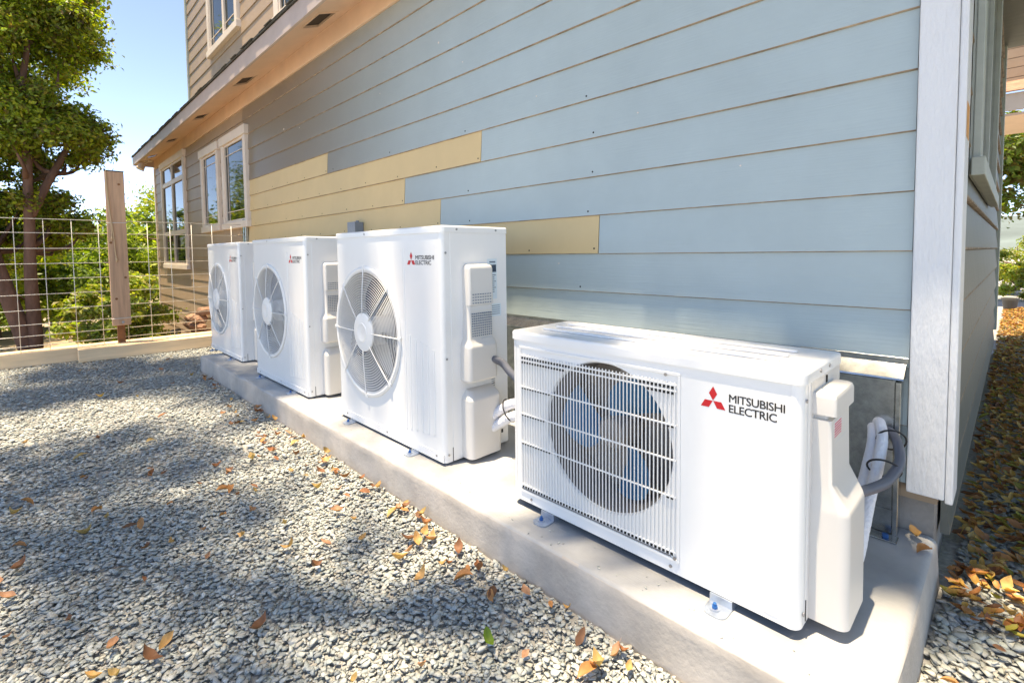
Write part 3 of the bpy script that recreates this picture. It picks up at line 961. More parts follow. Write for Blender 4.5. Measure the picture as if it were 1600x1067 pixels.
# ---- low unit with the slatted grille
def low_unit():
    W, D, H = .8433, .2874, .5413
    u = thing('heat_pump', 'low wide white heat pump with slatted grille, blue fan inside, nearest on the slab', 'heat pump', (-0.5835, 0.6651, 0.0225))
    u['zb'] = 0.0225
    LZ = .519
    casing(u, W, D, LZ, M['white'], .022)
    cx, cz, R = .486, .285, .205
    holed_panel(.022, W - .022, 0, LZ, cx, cz, R, -.0006).build('front_panel', M['white'], u, auto=30)
    # raised surround of the grille
    fr = MB()
    gx0, gx1, gz0, gz1 = .262, .806, .030, .497
    fr.box(gx0, gx1, -.0005, .0028, gz1 - .008, gz1, .0012).box(gx0, gx1, -.0005, .0028, gz0, gz0 + .008, .0012)
    fr.box(gx0, gx0 + .007, -.0005, .0028, gz0 + .0081, gz1 - .0081, .0012).box(gx1 - .007, gx1, -.0005, .0028, gz0 + .0081, gz1 - .0081, .0012)
    g = fr.build('fan_grille', M['grille'], u)
    n = 48
    zt, zb_ = .474, .046
    bar = MB().box(-.0016, .0016, .0014, .0052, zb_, zt, .0012, 1).mesh('grille_slat')
    bar.materials.append(M['grille'])
    for k in range(n):
        q = link('grille_slat', bar, None, g)
        q.location = (.276 + (.796 - .276) * k / (n - 1), 0, 0)
    for z in (.466, .452, .368, .282, .191, .108, .054):
        if z == .108:
            continue
        MB().box(.272, .800, -.0004, .0040, z - .0021, z + .0021, .0008, 1).build('cross_bar', M['grille'], g)
    # dark pin gaps along the cross bars over the solid panel
    dots = MB()
    for z, dz in ((.4595, .0025), (.4455, .0025), (.0475, .0022)):
        for k in range(n - 1):
            x = .276 + (.796 - .276) * (k + .5) / (n - 1)
            if math.hypot(x - cx, z - cz) > R:
                dots.box(x - .0030, x + .0030, -.0004, .0042, z - dz, z + dz)
    for z in (.3635, .2775, .1865):
        for k in range(n - 1):
            x = .276 + (.796 - .276) * (k + .5) / (n - 1)
            if math.hypot(x - cx, z - cz) > R + .003:
                dots.box(x - .0030, x + .0030, -.0004, .0042, z - .0018, z + .0018)
    dots.build('pin_gap', M['dark'], g, kind='stuff')
    MB().box(.285, .800, -.0004, .0010, .0385, .0412).build('drip_slot', M['coil'], g)
    # shroud, coil, fan
    MB().revolve_y([(R - .004, -.0066), (R - .010, -.03), (R - .010, -.13)], (cx, 0, cz), 64).build('fan_shroud', M['darkshroud'], u, smooth=True)
    MB().revolve_y([(.001, -.135), (R + .01, -.135)], (cx, 0, cz), 48).build('coil', M['coil'], u)
    MB().box(cx - .02, cx + .02, -.125, -.115, cz - .19, cz + .19).box(cx - .045, cx + .045, -.118, -.09, cz - .045, cz + .045, .008).build('motor_mount', M['screw'], u)
    fan(u, cx, cz, R - .012, -.065, M['blade'], 3, -.30, .72, M['coil'])
    l = lid(u, W, D, LZ, H, M['white'])
    MB().box(-.0012, .001, -D + .004, -.052, .004, LZ - .006, .0005, 1).build('side_panel', M['cover'], u)
    MB().box(-.0006, .001, -.0335, -.0305, .002, LZ - .01).build('seam_slot', M['inner'], u)
    MB().box(-.0012, .0005, -.043, -.040, .005, .05).build('seam_slot', M['dark'], u)
    MB().box(.02, W - .02, -D + .02, -.010, -.006, .001).build('base_pan', M['dark'], u)
    # pipe cover
    X = -.0012
    mb = MB()
    mb.loft([rrect(X - dx, X + .001, yb, yf, (.0008, min(c, dx * .9), min(c, dx * .9), .0008), z, 7) for z, dx, yf, yb, c in
             [(.001, .066, -.062, -.215, .020), (.004, .072, -.058, -.22, .022), (.240, .070, -.058, -.222, .022), (.252, .066, -.060, -.222, .020), (.300, .037, -.064, -.222, .007),
              (.434, .034, -.064, -.220, .007), (.4343, .024, -.074, -.212, .005), (.4445, .024, -.074, -.212, .005), (.4448, .043, -.062, -.222, .008), (.480, .043, -.062, -.222, .008), (.487, .040, -.065, -.220, .007), (.490, .034, -.070, -.216, .006)]])
    c = mb.build('pipe_cover', M['cover'], u, auto=40)
    mb = MB()
    for k in range(8):
        z = .318 + k * .0088
        mb.box(X - .0352, X - .030, -.200, -.090, z, z + .0034)
    mb.build('louvre', M['inner'], c)
    s = MB().box(X - .0345, X - .0330, -.150, -.084, .388, .428).build('sticker', M['labelw'], c)
    pr = MB()
    for k in range(6):
        pr.box(X - .0349, X - .0346, -.145, -.089, .421 - k * .0055, .424 - k * .0055)
    pr.build('print_line', M['pink'], s)
    MB().box(X - .0025, X + .001, -.168, -.160, .492, .508, .001).build('hook_slot', M['dark'], u)
    screws(u, [(-.004, -.105, LZ + .009), (-.004, -.176, LZ + .009), (X, -.02, .48), (X, -.022, .03)], 'x')
    screws(u, [(.274, .0028, .040), (.286, -.0006, .014), (.760, -.0006, .014), (.30, .0028, .489)], 'y')
    MB().box(.04, .07, -.0006, .0004, .012, .0145).build('base_slot', M['inner'], u)
    diamond_logo(u, .184, .4475, .0190, -.0002)
    lettering(u, 'MITSUBISHI', .148, .034, .4515, .4690, -.0002)
    lettering(u, 'ELECTRIC', .148, .049, .4285, .4460, -.0002)
    foot(u, .690)
    foot(u, .160)
    return u
low_unit()

# ------------------------------------------------------------------ sheet-metal cover along the wall
sm_ = thing('metal_cover', 'galvanised sheet metal line cover along the wall behind the heat pumps', 'metal cover', (0, 0, 0))
MB().box(-.650, 4.0, .0165, .060, .075, .445, .002, 1).build('front_sheet', M['galv'], sm_)
MB().loft([[(x, y, z) for y, z in ((.0165, .447), (.066, .447), (.064, .452), (.0180, .487), (.0165, .487))] for x in (-.668, 4.0)]).build('top_flashing', M['galv'], sm_)
MB().box(-.672, -.40, .0165, .0205, .4875, .503, .0005, 1).box(-.672, 4.0, .016, .0190, .4871, .5005).build('nailing_flange', M['galv'], sm_)
MB().box(-.663, -.651, .0165, .062, .002, .440, .001, 1).build('end_sheet', M['galv'], sm_)
MB().box(-.650, 4.0, .0165, .058, .006, .0745, .001, 1).build('lower_sheet', M['galv'], sm_)
fl = MB().box(-.668, 4.0, .062, .105, .0015, .0050, .001, 1).build('foot_flange', M['galv'], sm_)
MB().cyl((-.640, .084, .005), (-.640, .084, .013), .008, 6).build('bolt', M['bolt'], fl)

# ------------------------------------------------------------------ pipes
def pipes(label, group, white, grey, ties, rw=.0135, rg=.0118):
    t = thing('pipe_bundle', label, 'pipes', white[0][0], group=group)
    o = Vector(white[0][0])
    for wl in white:
        sp = spline(wl, 16)
        MB().tube([p - o for p in sp], [rw * (1 + .07 * mnoise.noise((k * .55, rw * 900, wl[0][2] * 50))) for k in range(len(sp))], 14).build('wrapped_pipe', M['wrap'], t, smooth=True)
    for gl in grey:
        pts = spline(gl, 14)
        rad = [rg * (1 + .05 * (k % 2)) for k in range(len(pts))]
        MB().tube([p - o for p in pts], rad, 12).build('conduit', M['conduit'], t, smooth=True)
    for c, ax, r in ties:
        c = Vector(c); ax = Vector(ax).normalized()
        a = ax.orthogonal().normalized(); b = ax.cross(a)
        pts = [c - o + (a * math.cos(k * math.pi / 12) + b * math.sin(k * math.pi / 12)) * r for k in range(25)]
        MB().tube(pts, .0026, 6).build('cable_tie', M['black'], t)
    return t
pipes('white wrapped pipes and dark conduit bent out of the metal cover by the corner board', 'pipe bundles',
      [[(-.612, .055, .318), (-.622, .085, .322), (-.634, .13, .296), (-.638, .20, .250), (-.634, .27, .190), (-.630, .32, .120), (-.622, .35, .05), (-.60, .37, .03)],
       [(-.600, .055, .300), (-.606, .085, .302), (-.612, .13, .272), (-.612, .20, .222), (-.608, .27, .160), (-.603, .32, .10), (-.597, .35, .045), (-.58, .37, .03)]],
      [[(-.632, .058, .300), (-.650, .085, .300), (-.669, .13, .285), (-.681, .20, .262), (-.668, .275, .238), (-.648, .35, .238), (-.62, .42, .24)]],
      [((-.652, .115, .292), (-.25, .8, -.35), .033), ((-.652, .215, .245), (-.05, .75, -.55), .036)])
pipes('white wrapped pipes and grey conduit behind the tall heat pump, beside the low one', 'pipe bundles',
      [[(.600, .47, .150), (.56, .435, .188), (.52, .415, .213), (.46, .375, .226), (.40, .30, .222), (.37, .18, .215), (.36, .062, .215)],
       [(.600, .47, .104), (.55, .441, .140), (.50, .425, .170), (.44, .38, .184), (.39, .30, .182), (.355, .18, .172), (.345, .062, .170)]],
      [[(.585, .465, .395), (.56, .427, .372), (.52, .415, .334), (.46, .39, .288), (.40, .32, .268), (.37, .2, .262), (.36, .062, .26)]],
      [((.53, .42, .185), (-.75, -.35, .45), .046)], rw=.0195, rg=.015)

# grey electrical box on the wall
eb = thing('electrical_box', 'small grey electrical box on the yellow boards above the tall heat pump', 'electrical box', (2.52, .0155, .96))
MB().box(-.055, .055, 0, .062, 0, .085, .004).build('box_body', M['greybox'], eb)
MB().box(-.060, .060, .0625, .070, -.004, .088, .003).build('box_cover', M['greybox'], eb)
MB().cyl((-.02, .03, .0851), (-.02, .03, .097), .012, 12).build('knob', M['greybox'], eb)

# security light at the eave end
sc = thing('security_light', 'cream twin security light under the far eave corner', 'security light', (9.98, .16, SOF - .056))
MB().cyl((0, 0, -.028), (0, 0, -.001), .06, 18).build('base', M['trim'], sc)
for dx, dy in ((.06, .07), (-.04, .09)):
    MB().tube([(0, 0, -.029), (dx * .5, dy * .5, -.06), (dx, dy, -.08)], .012, 8).build('arm', M['trim'], sc)
    MB().tube([(dx, dy, -.06), (dx * 1.1, dy * 1.1, -.10), (dx * 1.5, dy * 1.5, -.17)], [.03, .045, .055], 14).build('lamp_head', M['trim'], sc)

# ------------------------------------------------------------------ wire fence, post, timbers
FX = 5.20
fence = thing('wire_fence', 'galvanised welded wire mesh fence between the house wall and the wooden post', 'fence', (FX, 0, 0))
ytop = 3.6
vz0, vz1 = -.10, 1.158
hw = MB().tube([(0, .02, 0), (0, ytop, 0)], .0029, 6).mesh('horizontal_wire'); hw.materials.append(M['wire'])
vw = MB().tube([(0, 0, vz0), (0, 0, vz1 + .004)], .0029, 6).mesh('vertical_wire'); vw.materials.append(M['wire'])
zs = [1.158, 1.035, .898, .764, .629, .494, .358, .232, .132, .045, -.03]
for z in zs:
    link('horizontal_wire', hw, None, fence, smooth=True).location = (0, 0, z)
y = .153
while y < ytop:
    link('vertical_wire', vw, None, fence, smooth=True).location = (.0058, y, 0)
    y += .1855
for k, (xx, yy) in enumerate(((-.055, .035), (-.10, .030))):
    MB().box(xx - .018, xx + .018, yy - .012, yy + .018, -.12, 1.215, .003).build('metal_post', M['galv'], fence)
MB().tube([(-.035, .05, 1.08), (-.06, .09, 1.06), (-.05, .065, 1.03), (-.075, .055, 1.05), (-.05, .10, 1.04)], .006, 6).build('wire_tie', M['cord'], fence)

po = thing('fence_post', 'weathered upright plank tied with wire, standing in the fence line', 'fence post', (FX - .045, 1.135, 0))
MB().box(-.022, .022, -.070, .070, .165, 1.617, .004).build('plank', M['plank'], po)
MB().box(-.024, .026, -.072, .072, 1.6175, 1.626, .002).build('cap', M['dark'], po)
MB().box(.024, .062, -.028, .030, -.2, .9, .002).build('stake', M['stake'], po)
MB().box(-.0225, .0225, -.0705, -.034, .168, 1.60).build('plank_edge_strip', M['plank'], po)
def loop(z):
    p = [(-.026, -.075, z), (-.026, .075, z - .004), (.028, .075, z), (.028, -.075, z + .003), (-.026, -.075, z)]
    MB().tube(p, .0034, 6).build('wire_loop', M['wire'], po)
loop(1.14); loop(.235)
MB().tube(spline([(-.028, .062, 1.62), (-.030, .058, 1.45), (-.031, .045, 1.20), (-.030, .040, 1.02)], 6), .005, 6).build('cord', M['cord'], po)
MB().tube(spline([(-.028, .068, 1.56), (-.030, .055, 1.30), (-.031, .030, 1.05), (-.031, .022, .86), (-.029, .018, .82)], 6), .005, 6).build('cord', M['cord'], po)
MB().tube([(-.029, .018, .83), (-.031, .016, .79), (-.027, .018, .765)], [.004, .010, .003], 6).build('knot', M['cord'], po)
MB().tube([(-.029, .042, 1.03), (-.031, .042, .99), (-.027, .042, .965)], [.004, .010, .003], 6).build('knot', M['cord'], po)
MB().cyl((-.022, -.01, .195), (-.032, -.01, .195), .011, 8).build('bolt', M['screw'], po)
for zz, yy in ((1.50, -.03), (.95, .05), (.62, -.045), (.42, .03)):
    MB().cyl((-.0222, yy, zz), (-.0228, yy, zz), .011, 10).build('wood_knot', M['stake'], po)

t1 = thing('landscape_timber', 'fresh timber lying on the gravel across the slab end, nearer of the two', 'timber', (5.0, .2, GZ + .01))
MB().box(0, .14, -.10, 1.262, 0, .118, .006).build('beam', M['timber'], t1)
t2 = thing('landscape_timber', 'long sunlit timber behind the nearer one, at the foot of the wire fence', 'timber', (5.16, 1.22, GZ + .005))
MB().box(0, .19, -.9, 2.6, 0, .125, .006).build('beam', M['timber'], t2)

# rock pile and black pipe at the wall beyond the fence
rp = thing('rock_pile', 'stack of rough brown rocks against the house wall behind the fence', 'rocks', (6.75, .17, -.42))
for k in range(16):
    b = bmesh.new()
    bmesh.ops.create_icosphere(b, subdivisions=2, radius=1)
    s = Vector((random.uniform(.07, .14), random.uniform(.05, .10), random.uniform(.035, .07)))
    for v in b.verts:
        q = 1 + .35 * mnoise.noise(v.co * 1.7 + Vector((k * 3.1, 0, 0)))
        v.co = Vector((v.co.x * s.x, v.co.y * s.y, v.co.z * s.z)) * q
    me = bpy.data.meshes.new('rock'); b.to_mesh(me); b.free()
    o = link('rock', me, M['rock'], rp)
    lay = k // 3
    o.location = (-.14 + .15 * (k % 3) + random.uniform(-.04, .04) + .01 * lay, random.uniform(-.06, .07), .04 + lay * .095)
    o.rotation_euler = (random.uniform(-.3, .3), random.uniform(-.3, .3), random.uniform(0, 6))
bp = thing('drain_pipe', 'short black drain pipe end leaning by the wall behind the fence', 'pipe', (8.1, .14, -.55))
MB().tube([(0, 0, -.3), (.12, .02, .08), (.18, .03, .22)], .065, 16).build('pipe', M['black'], bp, smooth=False)
MB().tube([(.175, .029, .208), (.185, .031, .232)], .072, 16).build('pipe_rim', M['black'], bp)

# flower pot far along the side wall
fp = thing('flower_pot', 'dark flower pot standing at the far end of the side path', 'pot', (-.84, -8.6, GZ - .05))
MB().loft([[(r * math.cos(a * math.pi / 10), r * math.sin(a * math.pi / 10), z) for a in range(20)] for r, z in ((.06, 0), (.09, .22), (.10, .22), (.10, .25), (.085, .25), (.08, .22))]).build('pot', M['pot'], fp, auto=40)

# ------------------------------------------------------------------ foliage
def leaves_mesh(name, clumps, n, size, cols, shell=.55, asp=.5):
    """clumps: (x,y,z,r) ; n leaves in all; folded four-vertex leaves spread through the clumps"""
    C = np.array(clumps, float)
    wgt = C[:, 3] ** 2
    idx = RNG.choice(len(C), n, p=wgt / wgt.sum())
    d = RNG.normal(size=(n, 3)); d /= np.linalg.norm(d, axis=1)[:, None]
    rad = C[idx, 3] * RNG.uniform(0, 1, n) ** shell
    d2 = d.copy(); d2[:, 2] *= .72
    pos = C[idx, :3] + d2 * rad[:, None] * (1 + .25 * RNG.normal(size=(n, 1)))
    nrm = d * .7 + RNG.normal(size=(n, 3)) * .6 + np.array([0, 0, .5])
    nrm /= np.linalg.norm(nrm, axis=1)[:, None]
    t = np.cross(nrm, RNG.normal(size=(n, 3))); t /= np.linalg.norm(t, axis=1)[:, None]
    b = np.cross(nrm, t)
    s = size * RNG.uniform(.45, 1.6, n)[:, None]
    v = np.empty((n, 4, 3))
    v[:, 0] = pos - t * s * .5
    v[:, 1] = pos + b * s * asp * .5 + nrm * s * .10
    v[:, 2] = pos + t * s * .5 - nrm * s * .05
    v[:, 3] = pos - b * s * asp * .5 + nrm * s * .10
    base = np.arange(n)[:, None] * 4
    f = np.stack([base + [0, 1, 2], base + [0, 2, 3]], 1).reshape(-1, 3)
    cols = np.array(cols)
    cl = RNG.uniform(.75, 1.25, len(C))[idx][:, None]
    k = RNG.integers(0, len(cols), n)
    tint = np.clip(cols[k] * cl * RNG.uniform(.75, 1.25, (n, 1)), 0, 1)
    return np_mesh(name, v.reshape(-1, 3), f, 3, np.repeat(tint, 4, 0))

def tree(name, label, cat, base, stems, clumps, n, size, cols, group=None, trunk_mat=None, limbs=True, asp=.5):
    """stems: list of (points, radii) in world space"""
    t = thing(name, label, cat, base, group=group)
    o = Vector(base)
    mb = MB()
    for pts, rad in stems:
        sp = spline(pts, 6)
        m = len(sp)
        rr = [np.interp(i / (m - 1), np.linspace(0, 1, len(rad)), rad) for i in range(m)]
        sp = [p - o + Vector((mnoise.noise(p * 1.3), mnoise.noise(p * 1.3 + Vector((9, 0, 0))), 0)) * .05 for p in sp]
        mb.tube(sp, [float(q) for q in rr], 10)
    if limbs:
        ends = [Vector(p) for pts, _ in stems for p in pts[1:]]
        for c in clumps[::2]:
            q = Vector(c[:3])
            e = min(ends, key=lambda p: (p - q).length + max(0, p.z - q.z) * 2)
            mid = (e + q) / 2 + Vector((random.uniform(-.1, .1), random.uniform(-.1, .1), -.08))
            mb.tube([p - o for p in spline([e, mid, q], 4)], [.03 if cat != 'shrub' else .008] * 3 + [.02 if cat != 'shrub' else .005] * 3 + [.010 if cat != 'shrub' else .003] * 3, 5)
    mb.build('trunk', trunk_mat or M['bark'], t, smooth=True)
    cl = [(c[0] - o.x, c[1] - o.y, c[2] - o.z, c[3]) for c in clumps]
    link('crown', leaves_mesh('crown', cl, n, size, cols, asp=asp), M['leafmat'], t)
    return t

OAK = [(.24, .34, .05), (.33, .43, .055), (.42, .47, .07), (.38, .35, .08), (.14, .23, .04)]
PALE = [(.21, .30, .06), (.28, .37, .075), (.34, .39, .085), (.16, .23, .05)]
DEEP = [(.11, .18, .045), (.16, .24, .055), (.21, .29, .07)]
RUST = [(.13, .12, .035), (.16, .12, .04), (.09, .10, .03), (.12, .15, .035)]

def cloud(cx, cy, cz, rx, ry, rz, n, r0, r1, seed):
    q = np.random.default_rng(seed)
    out = []
    while len(out) < n:
        d = q.uniform(-1, 1, 3)
        L = np.linalg.norm(d)
        if L > 1:
            continue
        if L < .45 and q.uniform() < .6:
            continue
        out.append((cx + d[0] * rx, cy + d[1] * ry, cz + d[2] * rz, q.uniform(r0, r1)))
    return out

# the big tree just beyond the fence, at the left
TB = (7.0, 1.72, -.68)
cl = cloud(7.7, 2.3, 3.6, 1.35, 1.35, .95, 90, .16, .32, 1) + cloud(7.5, 1.9, 2.35, 1.05, .9, .5, 64, .14, .28, 2) \
    + cloud(7.7, 2.2, 1.6, 1.0, 1.0, .4, 40, .13, .26, 3) + cloud(7.2, 1.25, 2.30, .4, .34, .25, 14, .12, .22, 4) + cloud(7.3, 1.25, 3.55, .6, .36, .5, 24, .14, .26, 5) \
    + cloud(8.0, 2.9, 5.0, 1.4, 1.3, .8, 40, .2, .4, 6) + cloud(8.2, 2.6, .95, .8, .9, .35, 20, .14, .26, 7) + cloud(7.9, 1.75, 1.25, .6, .65, .35, 26, .12, .24, 8)
tree('oak_tree', 'large evergreen oak with two reddish trunks just beyond the wire fence', 'tree', TB,
     [([(7.0, 1.72, -.8), (7.02, 1.80, -.2), (7.05, 1.92, .35), (7.1, 2.03, .9), (7.15, 2.15, 1.7), (7.3, 2.3, 2.8), (7.5, 2.5, 4.2)], [.095, .086, .078, .072, .062, .045, .03]),
      ([(7.0, 1.75, -.8), (7.0, 1.74, -.2), (7.02, 1.73, .3), (7.0, 1.74, .9), (7.0, 1.72, 1.7), (7.05, 1.68, 2.6), (7.1, 1.6, 3.6)], [.085, .075, .064, .054, .045, .035, .02]),
      ([(7.0, 1.72, 1.3), (7.1, 1.5, 1.8), (7.2, 1.25, 2.3)], [.05, .04, .02])],
     cl, 200000, .050, OAK + RUST[:2] + PALE[:2])

# trees in the wood behind the field
wood = [(11.5, 3.4, 3.0, 1.7, DEEP), (12.8, 3.9, 6.0, 1.7, DEEP), (17.5, 4.9, 8.5, 2.4, OAK), (13.6, 2.3, 2.3, 1.4, OAK), (15.0, 1.1, 2.1, 1.4, DEEP), (16.0, -0.4, 2.2, 1.3, PALE), (19.0, -1.8, 3.0, 1.6, OAK), (14.8, 3.6, 2.4, 1.7, DEEP), (17.5, .9, 1.6, 1.2, OAK), (21.0, 1.2, 2.0, 1.8, PALE), (20, 4.6, 3.0, 2.2, OAK), (24.0, -2.8, 2.8, 2.2, PALE)]
wlab = ['deep green tree in the wood behind the big oak trunks', 'dark leafy tree rising left of the big oak', 'very tall olive tree farther behind the big oak', 'olive tree in the wood just behind the right oak trunk', 'deep green tree at the far edge of the dry field', 'pale green tree seen between the wooden post and the house corner', 'olive tree rising behind the house corner',
        'dark wide tree behind the left edge of the field', 'olive tree behind the wooden fence post', 'pale tree far down the slope behind the field', 'tall olive tree far off at the left edge', 'pale tree farthest off beside the house corner']
for k, (x, y, top, R, cols) in enumerate(wood):
    gz = ground_z(x, y)
    hgt = top - gz
    cl = cloud(x, y, top - R * .75, R, R, R * .85, 24, R * .2, R * .38, 20 + k) + cloud(x, y, gz + hgt * .35, R * .95, R * .95, hgt * .28, 18, R * .2, R * .36, 60 + k)
    tree('forest_tree', wlab[k], 'tree', (x, y, gz), [([(x, y, gz - .1), (x + .1, y, gz + hgt * .4), (x, y + .1, top - R * .6)], [.14, .10, .04])],
         cl, 11000, .105, cols, group='trees of the wood beyond the field')

# shrubs beyond the fence
shr = [(6.4, 1.02, .42, 1), (6.9, .85, .5, 2), (9.6, .9, .7, 4), (15.5, 2.9, .7, 5), (13.2, .2, .9, 6)]
slab_ = ['sprawling yellow-green shrub at the foot of the fence post', 'yellow-green shrub between the post and the house corner', 'bushy shrub in the dry field by the house corner',
         'low bush at the far edge of the field, left', 'low bush at the far edge of the field behind the post']
for k, (x, y, R, s) in enumerate(shr):
    gz = ground_z(x, y)
    cl = cloud(x, y, gz + R * .75, R * .95, R * .95, R * .7, 22, R * .14, R * .3, 100 + s)
    tree('shrub', slab_[k], 'shrub', (x, y, gz), [([(x, y, gz - .05), (x + .02, y, gz + R * .4), (x, y + .05, gz + R * .9)], [.02, .015, .006])],
         cl, 5200 if R < .7 else 6000, .045 if R < .7 else .09, PALE + [(.24, .25, .07), (.30, .27, .09)], group='shrubs beyond the fence')

# canopy that shades the yard, growing left of the view
cl = []
def shade(gx, gy, rx, ry, h, n, sd, r0=.22, r1=.42):
    # clumps whose shadow falls round (gx, gy) on the gravel
    k = h / SUN.z
    return cloud(gx + k * SUN.x, gy + k * SUN.y, h, rx, ry, .45, n, r0, r1, sd)
cl += shade(4.1, 1.55, .95, .9, 9.0, 34, 201) + shade(3.0, .62, 1.3, .30, 9.2, 18, 205) + shade(1.75, 1.70, 1.05, .42, 9.0, 16, 202) \
    + shade(.55, 1.30, .95, .40, 9.4, 12, 204, .16, .32) + shade(-.25, .45, .5, .15, 9.4, 5, 208, .14, .26) + shade(-.50, .12, .40, .14, 9.2, 12, 211, .14, .24) \
    + shade(1.1, .5, .5, .15, 9.0, 4, 209, .14, .26)
tree('oak_tree', 'spreading oak left of the yard whose canopy dapples the gravel', 'tree', (5.0, 6.6, GZ),
     [([(5.0, 6.6, GZ - .1), (5.0, 6.4, 2.5), (4.9, 5.8, 5.0), (4.7, 4.6, 7.5), (4.3, 3.4, 9.0)], [.26, .22, .18, .10, .04]), ([(4.9, 5.8, 5.0), (3.6, 4.9, 7.3), (2.4, 3.6, 8.8), (.9, 2.8, 9.2)], [.14, .11, .07, .03]), ([(4.9, 6.1, 3.8), (6.0, 6.4, 6.0), (6.6, 6.3, 7.6)], [.12, .08, .03])],
     cl + cloud(5.6, 6.4, 7.4, 1.8, 1.2, 1.0, 24, .3, .55, 230), 21000, .085, OAK)

# right-hand end of the side path: tree, bushes
cl = cloud(-1.1, -13.5, 2.6, 1.6, 1.2, 1.3, 26, .3, .55, 301)
tree('garden_tree', 'dark leafy tree past the porch at the end of the side path', 'tree', (-2.0, -14, GZ), [([(-2, -14, GZ - .2), (-1.8, -13.9, 1.2), (-1.3, -13.6, 2.6)], [.14, .1, .04])],
     cl, 9000, .12, DEEP + RUST[:2])
for k, (x, y, R, lab) in enumerate(((-1.05, -11.6, .55, 'yellow-green bush nearest the flower pot'), (-.6, -13.2, .7, 'yellow-green bush behind the one by the pot'), (-1.9, -13.0, .8, 'yellow-green bush under the dark leafy tree'), (-.9, -16.5, 1.0, 'taller bright bush farthest along the side path'))):
    cl = cloud(x, y, GZ + R * .6, R, R, R * .6, 18, R * .18, R * .3, 320 + k)
    tree('bush', lab, 'bush', (x, y, GZ), [([(x, y, GZ - .05), (x, y, GZ + R * .5), (x, y + .02, GZ + R)], [.02, .015, .006])], cl, 4200, .06, PALE + [(.36, .30, .06), (.26, .26, .06)], group='bushes at the end of the side path')

for k, (x, y, h, lab) in enumerate(((-3.1, -1.0, 4.4, 'leafy tree across the side path, nearest the corner board'), (-3.2, -4.8, 4.8, 'leafy tree across the side path, nearest the porch'))):
    cl = cloud(x + .5, y, h * .72, 1.7, 1.9, h * .28, 36, .35, .6, 340 + k) + cloud(x, y, h * .35, .9, 1.8, 1.0, 22, .3, .5, 350 + k)
    tree('garden_tree', lab, 'tree', (x, y, GZ), [([(x, y, GZ - .2), (x + .1, y, h * .4), (x + .3, y, h * .75)], [.15, .11, .04])], cl, 8500, .14, DEEP)

# ------------------------------------------------------------------ gravel
def hull_template(seed, flat):
    q = np.random.default_rng(seed)
    b = bmesh.new()
    for _ in range(11):
        d = q.normal(size=3); d /= np.linalg.norm(d)
        d *= q.uniform(.8, 1.05)
        b.verts.new((d[0] * .5, d[1] * .5 * q.uniform(.7, .95), d[2] * .5 * flat))
    r = bmesh.ops.convex_hull(b, input=b.verts[:])
    bmesh.ops.delete(b, geom=[v for v in b.verts if not v.link_faces], context='VERTS')
    bmesh.ops.triangulate(b, faces=b.faces[:])
    b.verts.index_update()
    V = np.array([v.co[:] for v in b.verts]); Fs = np.array([[v.index for v in f.verts] for f in b.faces])
    b.free()
    return V, Fs
TEMPL = [hull_template(40 + k, .17 + .03 * (k % 5)) for k in range(16)]
STONES = np.array([(.45, .45, .42), (.40, .41, .39), (.50, .49, .45), (.36, .375, .365), (.53, .51, .465), (.47, .445, .40), (.56, .545, .51), (.43, .44, .40), (.33, .345, .345), (.50, .455, .395)])

def stones(pts, size):
    """pts (n,3), size (n)"""
    Vs, Fs, Ts = [], [], []
    off = 0
    which = RNG.integers(0, len(TEMPL), len(pts))
    for k, (V, Fc) in enumerate(TEMPL):
        sel = np.where(which == k)[0]
        if not len(sel):
            continue
        R = rot_mats(len(sel), .13)
        sc = size[sel][:, None] * RNG.uniform(.8, 1.25, (len(sel), 3))
        v = np.einsum('nij,nvj->nvi', R, V[None] * sc[:, None, :]) + pts[sel][:, None, :]
        Vs.append(v.reshape(-1, 3))
        Fs.append((Fc[None] + (np.arange(len(sel)) * len(V))[:, None, None] + off).reshape(-1, 3))
        t = STONES[RNG.integers(0, len(STONES), len(sel))] * RNG.uniform(.88, 1.25, (len(sel), 1)) * np.array([.84, .89, .91])
        Ts.append(np.repeat(t, len(V), 0))
        off += v.shape[0] * v.shape[1]
    return np.vstack(Vs), np.vstack(Fs), np.vstack(Ts)

def scatter(n, x0, x1, y0, y1, smin, smax, ok):
    p = np.column_stack([RNG.uniform(x0, x1, n), RNG.uniform(y0, y1, n)])
    p = p[ok(p[:, 0], p[:, 1])]
    s = np.exp(RNG.uniform(np.log(smin), np.log(smax), len(p)))
    z = GZ + RNG.uniform(.0, .011, len(p)) + s * .10
    return np.column_stack([p, z]), s
out_slab = lambda x, y: ((x > SX1 + .035) | (y > SY1 + .012) | (x < SX0 - .040)) & ((y > 0.02) | (x < HX0 - .03))
A = [scatter(56000, -.9, 1.6, .75, 2.15, .009, .029, out_slab),
     scatter(42000, 1.6, 5.15, .3, 2.35, .012, .033, out_slab),
     scatter(6000, -2.6, 5.0, 2.1, 4.6, .03, .055, out_slab),
     scatter(6000, -2.6, -.7, -.9, 2.3, .018, .048, out_slab),
     scatter(5200, -1.2, -.7, -1.0, .80, .016, .042, out_slab),
     scatter(7000, -2.2, -.76, -9, -.9, .025, .05, out_slab)]
pb = np.column_stack([RNG.uniform(SX0 + .04, SX1 - .1, 90), SY1 - .012 - np.abs(RNG.normal(0, .05, 90)), np.full(90, .0015)])
A.append((pb, RNG.uniform(.003, .010, 90)))          # grit kicked up on the slab edge
P_ = np.vstack([a[0] for a in A]); S_ = np.concatenate([a[1] for a in A])
v, f, t = stones(P_, S_)
link('gravel', np_mesh('gravel', v, f, 3, t), M['stone'], kind='stuff')

